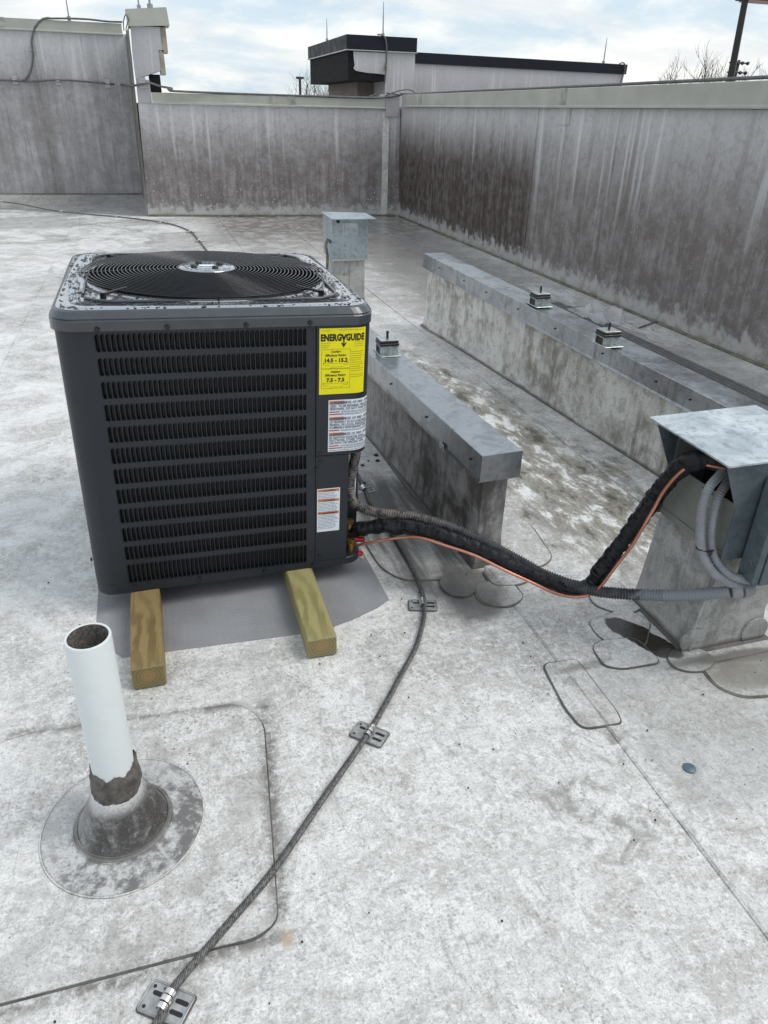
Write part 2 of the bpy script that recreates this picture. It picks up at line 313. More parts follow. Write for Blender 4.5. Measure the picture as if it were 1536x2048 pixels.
def wallmat(name,axis,dark=.5,tone=(.44,.435,.435),dk=(.155,.135,.13),zones=None,base_band=True,specks=False,ztop=1.56):
    """single-ply sheet on a parapet: streaks run down z, repeat along axis (0=X,1=Y)"""
    N=mat(name); p=N.pos(); xs=N.sep(p); a=xs[axis]; z=xs[2]
    v=N.comb(a,N.mul(z,.045),0); st=N.noise(v,16,6,.68,.15); st2=N.noise(N.comb(a,N.mul(z,.02),2.),5,5,.6,.1); st3=N.noise(N.comb(a,N.mul(z,.10),5.),52,4,.7,.1)
    big=N.noise(p,.7,4,.6); mid=N.noise(p,5,6,.65); fine=N.noise(p,70,4,.75); 
    c=N.mix(N.mr(big,.3,.7),tuple(x*.86 for x in tone),tuple(x*1.1 for x in tone))
    hz=N.mr(z,ztop-.25,ztop-.75)                      # grime starts below the coping
    ragged=N.math('ADD',N.mul(st,.45),N.mul(mid,.55))
    low=N.mr(N.math('ADD',z,N.mul(N.math('SUBTRACT',st,.5),1.2)),ztop-.05,ztop-.85)
    grime=N.mul(low,N.mr(ragged,.34,.58,.46,1.)); c=N.mix(N.mul(grime,dark),c,dk)
    c=N.mix(N.mul(N.mr(st,.54,.68),.38*dark+.08),c,tuple(x*.8 for x in dk))
    c=N.mix(N.mul(N.mr(N.noise(p,17,6,.7,.4),.46,.66),.35*dark),c,tuple(x*.8 for x in dk)); c=N.mix(N.mul(N.mr(N.noise(p,23,6,.7,.6),.56,.68),.30),c,(.55,.55,.56))
    c=N.mix(N.mul(N.mr(st2,.50,.66),.35*dark),c,dk)
    c=N.mix(N.mul(N.mr(st3,.56,.70),.30),c,(.13,.12,.12))
    c=N.mix(N.mul(N.mr(st3,.44,.34),.12),c,(.62,.62,.63))
    c=N.mix(N.mul(N.mul(N.mr(st2,.36,.28),N.mr(mid,.35,.6)),.6),c,(.62,.61,.62))
    c=N.mix(N.mul(N.mr(fine,.54,.70),.38),c,(.16,.15,.145)); c=N.mix(N.mul(N.mr(fine,.42,.30),.30),c,(.62,.61,.60))
    sw4=N.noise(N.comb(N.math('ADD',a,N.mul(N.math('SUBTRACT',mid,.5),.02)),N.mul(z,.03),9.),11,4,.6,.05); c=N.mix(N.mul(N.mul(N.mr(sw4,.56,.66),N.mr(N.math('ADD',z,N.mul(mid,.5)),ztop-1.0,ztop+.15)),.62),c,(.66,.66,.67))
    c=N.mix(N.mul(N.mr(z,ztop-.35,ztop-.02),.30),c,(.60,.60,.61))
    if zones:
        for (a0,a1,amt,colr) in zones:
            e=.10; zm=N.mul(N.mr(N.math('ADD',a,N.mul(N.math('SUBTRACT',st2,.5),.5)),a0-.14,a0+.16),N.mr(a,a1-e,a1+e,1,0)); zz=N.mul(N.mr(N.math('ADD',z,N.math('ADD',N.mul(N.math('SUBTRACT',st,.5),.45),N.mul(N.math('SUBTRACT',st2,.5),.9))),ztop-.10,ztop-.75),N.mr(N.math('ADD',N.mul(st,.4),N.mul(N.noise(p,9,6,.7),.6)),.36,.60,.45,1))
            c=N.mix(N.mul(N.mul(zm,zz),amt),c,colr)
    if specks:
        vd=N.vor(N.comb(a,z,0),17.); c=N.mix(N.mul(N.mul(N.mr(vd,.10,.20,1,0),N.mr(z,.9,.15)),N.mr(mid,.38,.52)),c,(.62,.62,.58))
    if base_band:
        edge=N.math('ADD',N.math('ADD',z,N.math('ADD',N.mul(N.math('SUBTRACT',.5,st),.22),N.mul(N.math('SUBTRACT',.5,st2),.40))),N.mul(N.math('SUBTRACT',N.noise(p,13,6,.7),.5),.45))
        bb=N.mr(edge,.06,.20,1,0); c=N.mix(N.mul(bb,.62),c,(.60,.60,.58))
        gr=N.mr(z,.10,.0); c=N.mix(N.mul(gr,N.mr(mid,.45,.6)),c,(.26,.25,.17))
    h=N.math('ADD',N.mul(fine,.4),N.mul(st3,.5))
    return setb(N,col=c,rough=N.mr(mid,.3,.7,.45,.7),nrm=N.bump(h,.3,.004))
def galv(name,c0,c1,rough=.33,metal=.75,sc=3.):
    N=mat(name); p=N.pos(); a=N.noise(N.scale(p,(1,1,.5)),sc,6,.6,.9); b=N.noise(p,sc*7,5,.65,.5); sp=N.vor(p,55,out='Color'); sf=N.sep(sp)[0]
    c=N.mix(N.mr(a,.3,.7),c0,c1); c=N.mix(N.mul(N.mr(b,.48,.64),.5),c,tuple(x*.55 for x in c0)); c=N.mix(N.mul(sf,.18),c,tuple(min(1,x*1.35) for x in c1))
    run=N.noise(N.scale(p,(22,22,.9)),1.,5,.65); c=N.mix(N.mul(N.mr(run,.56,.66),.35),c,tuple(x*.5 for x in c0))
    return setb(N,col=c,rough=N.math('ADD',N.mr(a,.3,.7,rough-.1,rough+.14),N.mul(sf,.06)),metal=metal,nrm=N.bump(N.noise(p,6,3),.25,.01))
M={}
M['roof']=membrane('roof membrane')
M['patch']=membrane('patch membrane',.93,1.0,.25)
M['patch_speck']=membrane('speckled patch membrane',.98,.8,1.0)
M['strip']=membrane('lap strip membrane',1.0,.8,.1,floor=False)
M['bead']=simple('old lap sealant',(.135,.125,.095),.5,var=.4,scale=14)
M['bead_dark']=simple('seam dirt and clip shadow',(.10,.098,.092),.6,var=.4,scale=14)
M['wall_left']=wallmat('left parapet sheet',0,.62,(.52,.515,.53),(.15,.13,.125),zones=[(-1.55,-1.30,.6,(.11,.095,.088))],base_band=False,ztop=2.45)
M['wall_mid']=wallmat('back parapet sheet',0,.86,(.52,.505,.515),(.13,.103,.094),specks=True)
M['wall_pier']=wallmat('pier sheet',0,.30,(.46,.45,.47),(.3,.28,.27),base_band=False,ztop=2.5)
M['wall_dark']=simple('recess sheet',(.17,.155,.14),.65,var=.35,scale=9)
M['wall_right']=wallmat('right parapet sheet',1,.85,(.46,.445,.445),(.115,.088,.078),zones=[(7.62,12.2,1.0,(.050,.032,.026))])
M['wall_far']=wallmat('far building sheet',0,.35,(.42,.41,.43),(.30,.28,.27),base_band=False,ztop=2.4)
M['coping']=simple('beige coping metal',(.40,.40,.355),.45,var=.10,scale=2.5)
M['coping_seam']=simple('coping joint cover',(.34,.34,.30),.45,var=.3,scale=12)
M['black_metal']=simple('navy black fascia',(.008,.010,.018),.5,var=.15,scale=2,spec=.25)
M['black_wall']=simple('charcoal stucco and gap shade',(.012,.0115,.013),.8,var=.3,scale=9,spec=.2)
M['tan']=simple('tan flashing',(.34,.30,.23),.6,var=.2,scale=6)
M['bwall']=simple('brown stucco',(.17,.14,.12),.75,var=.15,scale=5)
M['galv_curb']=galv('grey flashing metal',(.24,.255,.275),(.42,.44,.46),.24,.85,1.6)
M['galv_hood']=galv('weathered galvanised top',(.42,.47,.50),(.66,.71,.73),.36,.55,5)
M['galv_side']=galv('painted grey blue steel',(.085,.108,.12),(.125,.152,.165),.42,.25,4)
M['galv_small']=galv('small hood steel',(.28,.33,.36),(.42,.47,.50),.38,.5,4)
M['galv_in']=simple('inner plate grey',(.17,.18,.165),.5,var=.15,scale=8)
M['alu']=simple('aluminium plate',(.40,.40,.39),.35,.6,var=.2,scale=60)
M['alu_bright']=simple('shiny clamp',(.72,.71,.68),.22,.9,var=.12,scale=80)
M['strand']=simple('weathered braided wire',(.135,.132,.128),.42,.5,var=.5,scale=120)
M['wire']=simple('grey lightning wire',(.13,.13,.13),.5,.3,var=.25,scale=20)
M['rod']=simple('air terminal rod',(.33,.33,.35),.4,.5,var=.1)
M['conduit']=simple('grey flexible conduit',(.215,.225,.24),.45,var=.14,scale=30)
M['rubber']=simple('black rubber',(.012,.012,.013),.45,var=.3,scale=30)
M['dark']=simple('black shroud and hood shade',(.006,.006,.007),.8,var=.2)
M['plate_zinc']=simple('zinc mount',(.40,.44,.43),.3,.6,var=.3,scale=40)
M['pellet']=simple('black pellet',(.015,.014,.013),.5,var=.3)
M['disc']=simple('blue grey disc',(.10,.145,.175),.4,var=.15,scale=60)
M['sealant']=simple('brown grey sealant',(.105,.092,.082),.55,var=.5,scale=45,bump=.9)
M['red']=simple('red cap plastic',(.45,.012,.018),.3,var=.15)
M['white_print']=simple('white label film',(.72,.76,.80),.45,var=.03)
M['yellow']=simple('yellow label film',(.84,.74,.0),.4,var=.03)
M['ink']=simple('black ink',(.018,.013,.008),.6,var=.05)
M['ink_soft']=simple('soft ink',(.30,.26,.02),.6,var=.1)
M['ink_grey']=simple('grey ink',(.10,.12,.17),.6,var=.1)
M['orange']=simple('orange ink',(.58,.17,.045),.5,var=.06)
M['redink']=simple('red ink',(.38,.06,.045),.5,var=.06)
M['bark']=simple('bare branch bark',(.10,.085,.075),.85,var=.3)
M['pole']=simple('dark bronze pole',(.022,.019,.018),.5,var=.2)
M['lens']=simple('lamp underside',(.42,.30,.24),.5,var=.1)
M['far_pole']=simple('distant steel pole',(.06,.065,.07),.6,var=.1)
M['grass']=simple('far grass',(.06,.08,.03),.9,var=.3,scale=.2)
# pvc
N=mat('white pvc'); p=N.obj(); M['pvc']=setb(N,col=N.mix(N.mul(N.mr(N.noise(p,14,5,.6),.5,.7),.25),(.67,.70,.70),(.58,.60,.58)),rough=.34)
N=mat('pipe bore'); p=N.obj(); n_=N.noise(p,160,5,.7); M['bore']=setb(N,col=N.mix(N.mr(n_,.40,.68),(.085,.072,.062),(.22,.20,.18)),rough=.8)
# boot: white at shoulder, grimy speckled skirt
N=mat('pipe boot membrane'); p=N.obj(); xs=N.sep(p); rad=N.vm('LENGTH',N.scale(p,(1,1,0))); n_=N.noise(p,11,6,.66,.8); f_=N.noise(p,150,4,.75); gq=N.noise(p,42,5,.7)
side=N.mr(N.math('SUBTRACT',N.mul(xs[0],.75),xs[1]),-.14,.05)
cone=N.mul(N.mr(rad,.050,.070),N.mr(rad,.118,.100)); flg=N.mr(rad,.10,.112)
grain=N.math('ADD',N.mul(f_,.45),N.mul(gq,.55))
c=N.mix(N.mr(n_,.3,.7),(.60,.60,.585),(.70,.70,.69))
c=N.mix(N.mul(N.mul(cone,N.mr(side,0,1,.45,1,False)),N.mr(N.math('ADD',N.mul(grain,.5),N.mul(n_,.5)),.30,.52,.20,1.)),c,(.055,.050,.047))
c=N.mix(N.mul(N.mul(flg,N.mr(side,0,1,.5,1,False)),N.mr(N.math('ADD',N.mul(gq,.5),N.mul(n_,.5)),.40,.56,.15,.9)),c,(.105,.098,.094))
c=N.mix(N.mul(N.mr(N.math('ABSOLUTE',N.math('SUBTRACT',rad,.107)),.0,.010,1,0),.6),c,(.13,.12,.11))
c=N.mix(N.mul(N.mr(f_,.52,.62),.5),c,(.17,.165,.16)); M['boot']=setb(N,col=c,rough=.55,nrm=N.bump(f_,.3,.003))
# unit paint
N=mat('charcoal cabinet paint'); p=N.obj(); f_=N.noise(p,260,3,.6); n_=N.noise(p,3,4,.6); dd=N.vor(p,48.)
c=N.mix(N.mr(n_,.3,.7),(.0115,.014,.0195),(.017,.020,.027)); c=N.mix(N.mul(N.mr(dd,.05,.07,1,0),N.mr(N.noise(p,5,2),.55,.62)),c,(.16,.17,.18))
M['paint']=setb(N,col=c,rough=.42,nrm=N.bump(f_,.10,.001))
N=mat('wet lid paint'); p=N.obj(); n_=N.noise(p,4,5,.6); fm_=N.noise(p,60,4,.6)
M['lid']=setb(N,col=(.14,.15,.165),rough=N.mr(n_,.3,.7,.14,.22),coat=1.,coatr=.08,coatior=3.2,nrm=N.bump(n_,.12,.02))
M['lid_edge']=simple('lid rim paint',(.040,.048,.058),.30,var=.12,scale=12,coat=.5,coatr=.2)
M['drop']=simple('water drop',(.012,.013,.015),.12,var=.1)  # near-black colour stands in for the dark reflections in the drops
N=mat('coil fins'); p=N.obj(); xs=N.sep(p); ln=N.math('SINE',N.mul(xs[2],900)); M['coil']=setb(N,col=N.mix(N.mr(ln,.2,.7),(.006,.007,.008),(.028,.032,.034)),rough=.5)
M['louvre']=simple('louvre paint',(.013,.016,.019),.40,var=.15,scale=20)
M['grille']=simple('black grille wire',(.010,.010,.013),.22,var=.2)
M['brass']=simple('brass',(.38,.25,.075),.35,.85,var=.35,scale=60)
# copper
N=mat('copper tube'); p=N.obj(); n_=N.noise(p,12,5,.6); M['copper']=setb(N,col=N.mix(N.mr(n_,.35,.65),(.44,.17,.105),(.62,.28,.19)),rough=.32,metal=.75)
# black foam / taped line
N=mat('black wrapped insulation'); p=N.obj(); n_=N.noise(p,55,5,.65,.8); M['foam']=setb(N,spec=.3,col=N.mix(N.mr(n_,.4,.7),(.004,.004,.005),(.014,.014,.018)),rough=N.mr(n_,.3,.7,.25,.5),nrm=N.bump(n_,.8,.004))
# corrugated conduit: black, ageing to brown grey near the unit and grey near the hood
N=mat('corrugated conduit plastic'); p=N.pos(); xs=N.sep(p); n_=N.noise(p,38,6,.7,.6)
c=N.mix(N.mr(n_,.35,.65),(.030,.032,.036),(.075,.078,.084)); br_=N.mul(N.mr(xs[0],.98,.70),N.mr(n_,.40,.55)); c=N.mix(br_,c,(.16,.135,.115))
gr_=N.mr(N.math('ADD',xs[0],N.mul(N.math('SUBTRACT',n_,.5),.16)),1.33,1.37); c=N.mix(gr_,c,(.20,.215,.235)); M['corr']=setb(N,col=c,rough=.42)
# timber
def timber(name,a,b_,endc):
    N=mat(name); p=N.obj(); xs=N.sep(p); n_=N.noise(N.scale(p,(9,1.2,9)),1.2,4,.6,.4)
    r_=N.vm('LENGTH',N.scale(p,(1,0,1),off=(.0,0,-.045))); wv=N.math('SINE',N.math('ADD',N.mul(r_,640),N.mul(N.noise(p,16,3),10)))
    gl=N.math('SINE',N.math('ADD',N.mul(xs[0],130),N.mul(N.noise(N.scale(p,(10,2.2,10)),1,5,.6,.6),24)))
    body=N.mix(N.mul(N.mr(gl,-.6,.9),N.mr(N.noise(p,7,4),.3,.7,.4,1)),b_,a); body=N.mix(N.mul(N.mr(n_,.52,.68),.6),body,tuple(x*.55 for x in b_))
    kn=N.vor(N.scale(p,(9,3.2,9)),1.0); body=N.mix(N.mul(N.mr(kn,.10,.22,1,0),.75),body,(.09,.045,.025))
    ec=N.mix(N.mr(wv,-.3,.7),endc,tuple(x*.78 for x in endc)); ec=N.mix(N.mr(r_,.008,.030,.55,0),ec,(.36,.19,.08))
    ng=N.n('ShaderNodeTexCoord').outputs['Normal']; ny=N.math('ABSOLUTE',N.sep(ng)[1]); c=N.mix(N.mr(ny,.6,.8),body,ec)
    return setb(N,col=c,rough=.6,nrm=N.bump(N.math('ADD',gl,N.mul(wv,.3)),.12,.002))
M['wood_brown']=timber('treated timber brown',(.16,.108,.040),(.26,.19,.078),(.21,.165,.065))
M['wood_green']=timber('treated timber green',(.225,.195,.075),(.33,.295,.125),(.24,.195,.085))
# walkway mat: chevron
N=mat('chevron walkway pad'); p=N.pos(); xs=N.sep(p)
tri=N.math('PINGPONG',xs[0],.011); wv=N.math('SINE',N.mul(N.math('ADD',xs[1],tri),2*PI/.0085)); n_=N.noise(p,4,5,.6)
c=N.mix(N.mr(n_,.3,.7),(.30,.302,.318),(.39,.395,.41)); c=N.mix(N.mul(N.mr(wv,-.2,.8),.45),c,(.09,.09,.10)); bn=N.mr(N.math('SINE',N.mul(xs[0],38)),.75,.95); c=N.mix(N.mul(bn,.25),c,(.33,.33,.34))
M['mat']=setb(N,col=c,rough=.45,nrm=N.bump(wv,.5,.002))
# clear sheeting
N=mat('clear plastic film'); M['film']=setb(N,col=(.75,.76,.76),rough=.2,alpha=.38,spec=.8)

# ================================================================ STRUCTURE
gr=MB(); gr.add([(-1500,-1500,-6.02),(1500,-1500,-6.02),(1500,1500,-6.02),(-1500,1500,-6.02)],[(0,1,2,3)])
tag(gr.build('ground',M['grass']),kind='structure')
roof=empty('roof'); tag(roof,kind='structure')
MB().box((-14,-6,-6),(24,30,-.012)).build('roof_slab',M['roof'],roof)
SEAMS=(-12,-5.2,-3.05,-1.02,1.062,1.95,3.3,6.)
for i in range(len(SEAMS)-1):
    a,b=SEAMS[i],SEAMS[i+1]+.05
    if i==len(SEAMS)-2: b=24.
    q=MB(); ys=[-5.9+ k*.7 for k in range(51)]
    def lap(x,y,s_): return s_+mnoise.noise(Vector((x*3,y*.8,0)))*.0006
    ra=[(a+mnoise.noise(Vector((a,y*.7,3)))*.006,y,-.002 if i==0 else .0035) for y in ys]
    rb=[(b,y,-.0005) for y in ys]; ra0=[(x,y,-.011) for x,y,z in ra]; rb0=[(x,y,-.011) for x,y,z in rb]
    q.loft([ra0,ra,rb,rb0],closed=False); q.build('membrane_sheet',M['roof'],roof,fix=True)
# sloped cricket in front of the left parapet
q=MB(); q.add([(-9,14.3,.0),(-2.24,13.74,.004),(.033,12.55,.004),(-.017,14.3,.155),(-2.28,14.3,.17),(-9,14.3,.17)],[(0,1,4,5),(1,2,3,4)])
tag(q.build('roof_cricket',membrane('cricket membrane',.60,1.2,.3,floor=False)),kind='structure')

def wallprism(mb,a,b,th,z0,z1,lean=0.):
    """vertical slab between plan points a,b, thickness th to the left of a->b"""
    a=Vector((*a,0)); b=Vector((*b,0)); d=(b-a).normalized(); n=Vector((-d.y,d.x,0))*th
    P=[a,b,b+n,a+n]
    mb.loft([[(v.x,v.y,z0) for v in P],[(v.x,v.y,z1) for v in P]],True,True); return mb
def coping(parent,a,b,th,z0,z1,joints,over=.035,matname='coping'):
    """metal coping pieces end to end between plan points, with joint covers"""
    a=Vector((*a,0)); b=Vector((*b,0)); L=(b-a).length; d=(b-a).normalized(); n=Vector((-d.y,d.x,0))
    js=[0]+joints+[L]
    for i in range(len(js)-1):
        s0,s1=js[i]+.0015,js[i+1]-.0015
        def rg(o,z): P=[a+d*s0-n*o,a+d*s1-n*o,a+d*s1+n*(th+o),a+d*s0+n*(th+o)]; return [(v.x,v.y,z) for v in P]
        q=MB(); q.loft([rg(over+.012,z0-.012),rg(over+.012,z0),rg(over,z0+.012),rg(over,z1-.004),rg(over-.006,z1)],True,True); q.build('coping_piece',M[matname],parent,fix=True)
    for j in joints:
        def rg(o,z): P=[a+d*(j-.06)-n*o,a+d*(j+.06)-n*o,a+d*(j+.06)+n*(th+o),a+d*(j-.06)+n*(th+o)]; return [(v.x,v.y,z) for v in P]
        q=MB(); q.loft([rg(over+.004,z0+.014),rg(over+.004,z1+.003)],True,True); q.build('joint_cover',M['coping_seam'],parent)
# left parapet
wl=empty('parapet_wall',(-3,14.3,0)); tag(wl,'tall grey streaked parapet wall at far left with wire looped on it','wall')
def B(o,parent): # keep world coordinates under a located empty
    o.parent=parent; o.matrix_parent_inverse=Matrix.Translation(parent.location).inverted() if parent.rotation_euler.to_matrix()==Matrix.Identity(3) else parent.matrix_basis.inverted(); return o
q=MB(); q.loft([[(-10,14.3,0),(-.017,14.3,0),(-.017,14.6,0),(-10,14.6,0)],[(-10,14.3,2.49),(.04,14.3,2.49),(.04,14.6,2.49),(-10,14.6,2.49)]],True,True)
B(q.build('wall_face',M['wall_left']),wl)
cc=empty('tmp')
def build_coping(parent,*a,**k):
    coping(cc,*a,**k)
    for ch in list(cc.children): B(ch,parent)
build_coping(wl,(-10,14.3),(.0,14.3),.3,2.485,2.625,[2.2,5.2,8.25])
q=MB(); xs_=[-8+.25*i for i in range(33)]; q.tube([(x,14.285,.165+.006*math.sin(x*3)) for x in xs_],.012,6); B(q.build('base_bead',M['bead']),wl)
# back parapet
aL=(.033,12.548); bR=(3.996,12.168)
wm=empty('parapet_wall',(2,12.36,0)); tag(wm,'low stained parapet wall at the back with white drip streaks','wall')
q=MB(); q.loft([[(.033,12.548,-.01),(3.996,12.168,-.01),(4.1,12.46,-.01),(-.017,14.299,-.01),(-.0,12.86,-.01)],[(.09,12.546,1.54),(3.97,12.17,1.54),(4.1,12.46,1.54),(.035,14.299,1.54),(.09,12.86,1.54)]],True,True)
B(q.build('wall_face',M['wall_mid']),wm)
build_coping(wm,(.29,12.523),(3.735,12.193),.3,1.555,1.675,[1.74,1.9+.12])
q=MB(); q.box((3.735,12.15,1.44),(3.95,12.5,1.74)); B(q.build('corner_flashing',M['wall_pier']),wm)
q=MB(); q.tube([(.04+.1*i,12.535-.0096*i,.012+.008*mnoise.noise(Vector((i*.7,0,0)))) for i in range(40)],.016,6); B(q.build('base_bead',M['bead']),wm)
q=MB(); q.loft([[(3.70,12.188,0),(3.80,12.179,0),(3.80,12.185,0),(3.70,12.195,0)],[(3.70,12.188,1.5),(3.80,12.179,1.5),(3.80,12.185,1.5),(3.70,12.195,1.5)]],True,True)
B(q.build('corner_strip',M['strip']),wm)
# pier
pr=empty('wall_pier',(.3,12.55,0)); tag(pr,'pale stepped wall pier with beige cap between the tall and low parapets','pier')
q=MB(); q.loft([[(.095,12.53,1.54),(.285,12.51,1.54),(.285,12.85,1.54),(.095,12.85,1.54)],[(.10,12.53,1.83),(.285,12.51,1.83),(.285,12.85,1.83),(.10,12.85,1.83)]],True,True)
q.loft([[(.10,12.53,1.83),(.455,12.50,1.95),(.455,12.85,1.95),(.10,12.85,1.83)],[(.10,12.53,2.2),(.455,12.50,2.2),(.455,12.85,2.2),(.10,12.85,2.2)]],True,True)
q.loft([[(.10,12.53,2.2),(.505,12.50,2.2),(.505,12.85,2.2),(.10,12.85,2.2)],[(.115,12.53,2.47),(.505,12.50,2.47),(.505,12.85,2.47),(.115,12.85,2.47)]],True,True)
B(q.build('pier_sheet',M['wall_pier']),pr)
q=MB(); q.box((.456,12.52,1.90),(.525,12.85,2.2)); q.box((.506,12.52,2.17),(.585,12.85,2.47)); B(q.build('tan_trim',M['tan']),pr)
q=MB(); q.box((.286,12.56,1.68),(.44,12.85,1.90)); B(q.build('gap_shade',M['black_wall']),pr)  # near-black block stands in for the shade in the open gap
q=MB(); q.loft([[(.085,12.47,2.46),(.64,12.43,2.49),(.64,12.9,2.49),(.085,12.9,2.46)],[(.07,12.48,2.655),(.62,12.44,2.70),(.62,12.9,2.70),(.07,12.9,2.655)]],True,True); B(q.build('pier_cap',M['coping']),pr)
q=MB(); q.loft([[(.03,12.552,0),(.034,12.55,0),(-.016,14.298,.0),(-.02,14.298,.0)],[(.085,12.552,2.46),(.089,12.55,2.46),(.036,14.298,2.46),(.03,14.298,2.46)]],True,True); B(q.build('pier_side',M['wall_dark']),pr)
# right parapet
wr=empty('parapet_wall',(4,6,0)); tag(wr,'long low parapet wall along the right with dark brown grime','wall')
q=MB(); q.box((3.988,-3,-.01),(4.29,12.45,1.57)); B(q.build('wall_face',M['wall_right']),wr)
build_coping(wr,(3.988,12.05),(3.988,-3),.30,1.585,1.735,[.85,4.95,8.1,11.1],over=.035)
q=MB(); q.box((3.9805,6.98,1.43),(3.9875,7.2,1.60)); B(q.build('sheet_tab',M['wall_right']),wr)
q=MB(); ys=[12.1-.2*i for i in range(70)]; q.tube([(3.975,y,.01+.006*mnoise.noise(Vector((y,1,0)))) for y in ys],.014,6); B(q.build('base_bead',M['bead']),wr)
# recessed vertical laps on the right wall
for y in (7.62,):
    q=MB(); q.box((3.982,y,.05),(3.9875,y+.012,1.56)); B(q.build('vertical_lap',M['wall_right']),wr)

# far building
bd=empty('building',(6,18,0)); tag(bd,'far white roof building with navy black fascia band and overhanging dark corner','building')
q=MB(); q.box((4.64,18,2.10),(5.50,22,2.70)); B(q.build('overhang_box',M['black_wall']),bd)
q=MB(); q.box((5.50,18.0,.0),(6.19,22,2.70)); q.box((6.19,18.3,0),(11.80,22,2.62)); B(q.build('wall',M['wall_far']),bd)
q=MB(); q.box((5.1,18.9,0),(5.498,21.9,2.10)); B(q.build('wall',M['bwall']),bd)
q=MB(); q.box((4.60,17.95,2.675),(6.21,22.05,2.945)); B(q.build('fascia',M['black_metal']),bd)
q=MB(); q.box((4.585,17.935,2.655),(6.225,22.06,2.675)); B(q.build('drip_edge',M['alu']),bd)
q=MB(); q.loft([[(6.212,18.25,2.485),(11.83,18.25,2.45),(11.83,22,2.45),(6.212,22,2.485)],[(6.212,18.25,2.70),(11.83,18.25,2.655),(11.83,22,2.655),(6.212,22,2.70)]],True,True); B(q.build('fascia',M['black_metal']),bd)
q=MB(); pts=[]; 
poly=[(4.76,2.64),(5.49,2.64),(5.49,2.23),(5.3,2.245),(5.1,2.25),(4.9,2.27),(4.80,2.29),(4.765,2.33),(4.79,2.4),(4.77,2.5)]
q.loft([[(x,17.985,z) for x,z in poly],[(x,17.998,z) for x,z in poly]],True,True); B(q.build('torn_flashing',M['wall_pier']),bd)

# small roof curbs with metal caps ---------------------------------
def curb(name,label,a,b,w_,zt,fh,over,cm,seams,flare=.05):
    """a near end, b far end of the left face (plan); w_ width to the right"""
    a=Vector((*a,0)); b=Vector((*b,0)); L=(b-a).length; d=(b-a).normalized(); n=Vector((d.y,-d.x,0))
    ang=math.atan2(d.y,d.x)
    r=empty(name,(a.x,a.y,0),(0,0,ang)); tag(r,label,'roof curb','metal capped roof curbs')
    # local: x along, y = -right
    q=MB(); rings=[]
    for z,o in ((-.005,flare),(.012,flare*.45),(.05,.006),(.11,0),(zt-.01,0)):
        rings.append([(-o,-w_-o,z),(L+o,-w_-o,z),(L+o,o,z),(-o,o,z)])
    q.loft(rings,True,True); q.build('curb_body',cm,r,fix=True)
    js=[-over]+seams+[L+over]
    for i in range(len(js)-1):
        s0,s1=js[i]+.001,js[i+1]-.001
        q=MB(); q.loft([[(s0,-w_-over-.004,zt-fh),(s1,-w_-over-.004,zt-fh),(s1,over+.004,zt-fh),(s0,over+.004,zt-fh)],[(s0,-w_-over,zt-fh+.01),(s1,-w_-over,zt-fh+.01),(s1,over,zt-fh+.01),(s0,over,zt-fh+.01)],
            [(s0,-w_-over,zt-.002),(s1,-w_-over,zt-.002),(s1,over,zt-.002),(s0,over,zt-.002)],[(s0+.001,-w_-over+.003,zt),(s1-.001,-w_-over+.003,zt),(s1-.001,over-.003,zt),(s0+.001,over-.003,zt)]],True,True)
        q.build('metal_cap',M['galv_curb'],r,fix=True)
        x=s0+.08
        while x<s1:
            q2=MB(); q2.cyl((x,over+.001,zt-fh*.45),(x,over+.006,zt-fh*.45),.0045,8); q2.build('screw',M['rubber'],r); x+=.42
    return r
M['curb_l']=None
def curbmat(name,tone,dk,amt):
    N=mat(name); p=N.pos(); xs=N.sep(p); v=N.comb(xs[0],xs[1],N.mul(xs[2],.12)); st=N.noise(v,22,6,.7,.3); mid=N.noise(p,6,6,.66,.5); f=N.noise(p,120,4,.75)
    big=N.noise(p,2.2,4,.6)
    c=N.mix(N.mr(N.noise(p,1.5,3),.3,.7),tuple(x*.85 for x in tone),tone)
    g_=N.mul(N.mr(N.math('ADD',N.mul(st,.38),N.mul(mid,.62)),.40,.60),N.mr(big,.38,.58,.15,1)); c=N.mix(N.mul(g_,amt),c,dk)
    c=N.mix(N.mul(N.mr(N.noise(p,16,6,.7,.5),.5,.62),.5*amt),c,dk); c=N.mix(N.mul(N.mr(st,.58,.68),.5*amt),c,dk)
    c=N.mix(N.mul(N.mr(f,.5,.68),.45),c,tuple(x*.7 for x in dk)); c=N.mix(N.mul(N.mr(N.math('ADD',xs[2],N.mul(N.math('SUBTRACT',mid,.5),.05)),.030,.008),.85),c,(.05,.042,.034))
    return setb(N,col=c,rough=N.mr(mid,.3,.7,.42,.65),nrm=N.bump(N.math('ADD',st,N.mul(f,.5)),.3,.004))
M['curb_l']=curbmat('left curb sheet',(.36,.35,.345),(.085,.075,.068),1.0)
M['curb_r']=curbmat('right curb sheet',(.72,.71,.67),(.19,.165,.13),.85)
M['curb_h']=curbmat('hood curb sheet',(.50,.50,.48),(.15,.145,.135),.8)
curbL=curb('roof_curb','short low roof curb with grey metal cap, its near end beside the heat pump',(1.034,2.088),(.955,3.95),.098,.472,.103,.03,M['curb_l'],[1.18],.03)
curbR=curb('roof_curb','long low roof curb with grey metal cap running towards the steel hood',(2.225,2.0),(2.03,5.43),.115,.545,.10,.03,M['curb_r'],[.62,1.49,2.66],.03)
q=MB(); q.bbox((.27,.034,.355),(.315,.040,.385),.003); q.cyl((.29,.040,.37),(.29,.047,.37),.006,8); q.build('small_bracket',M['alu'],curbL)
curbR.rotation_euler.y=-.027; curbR.location.z=-.078

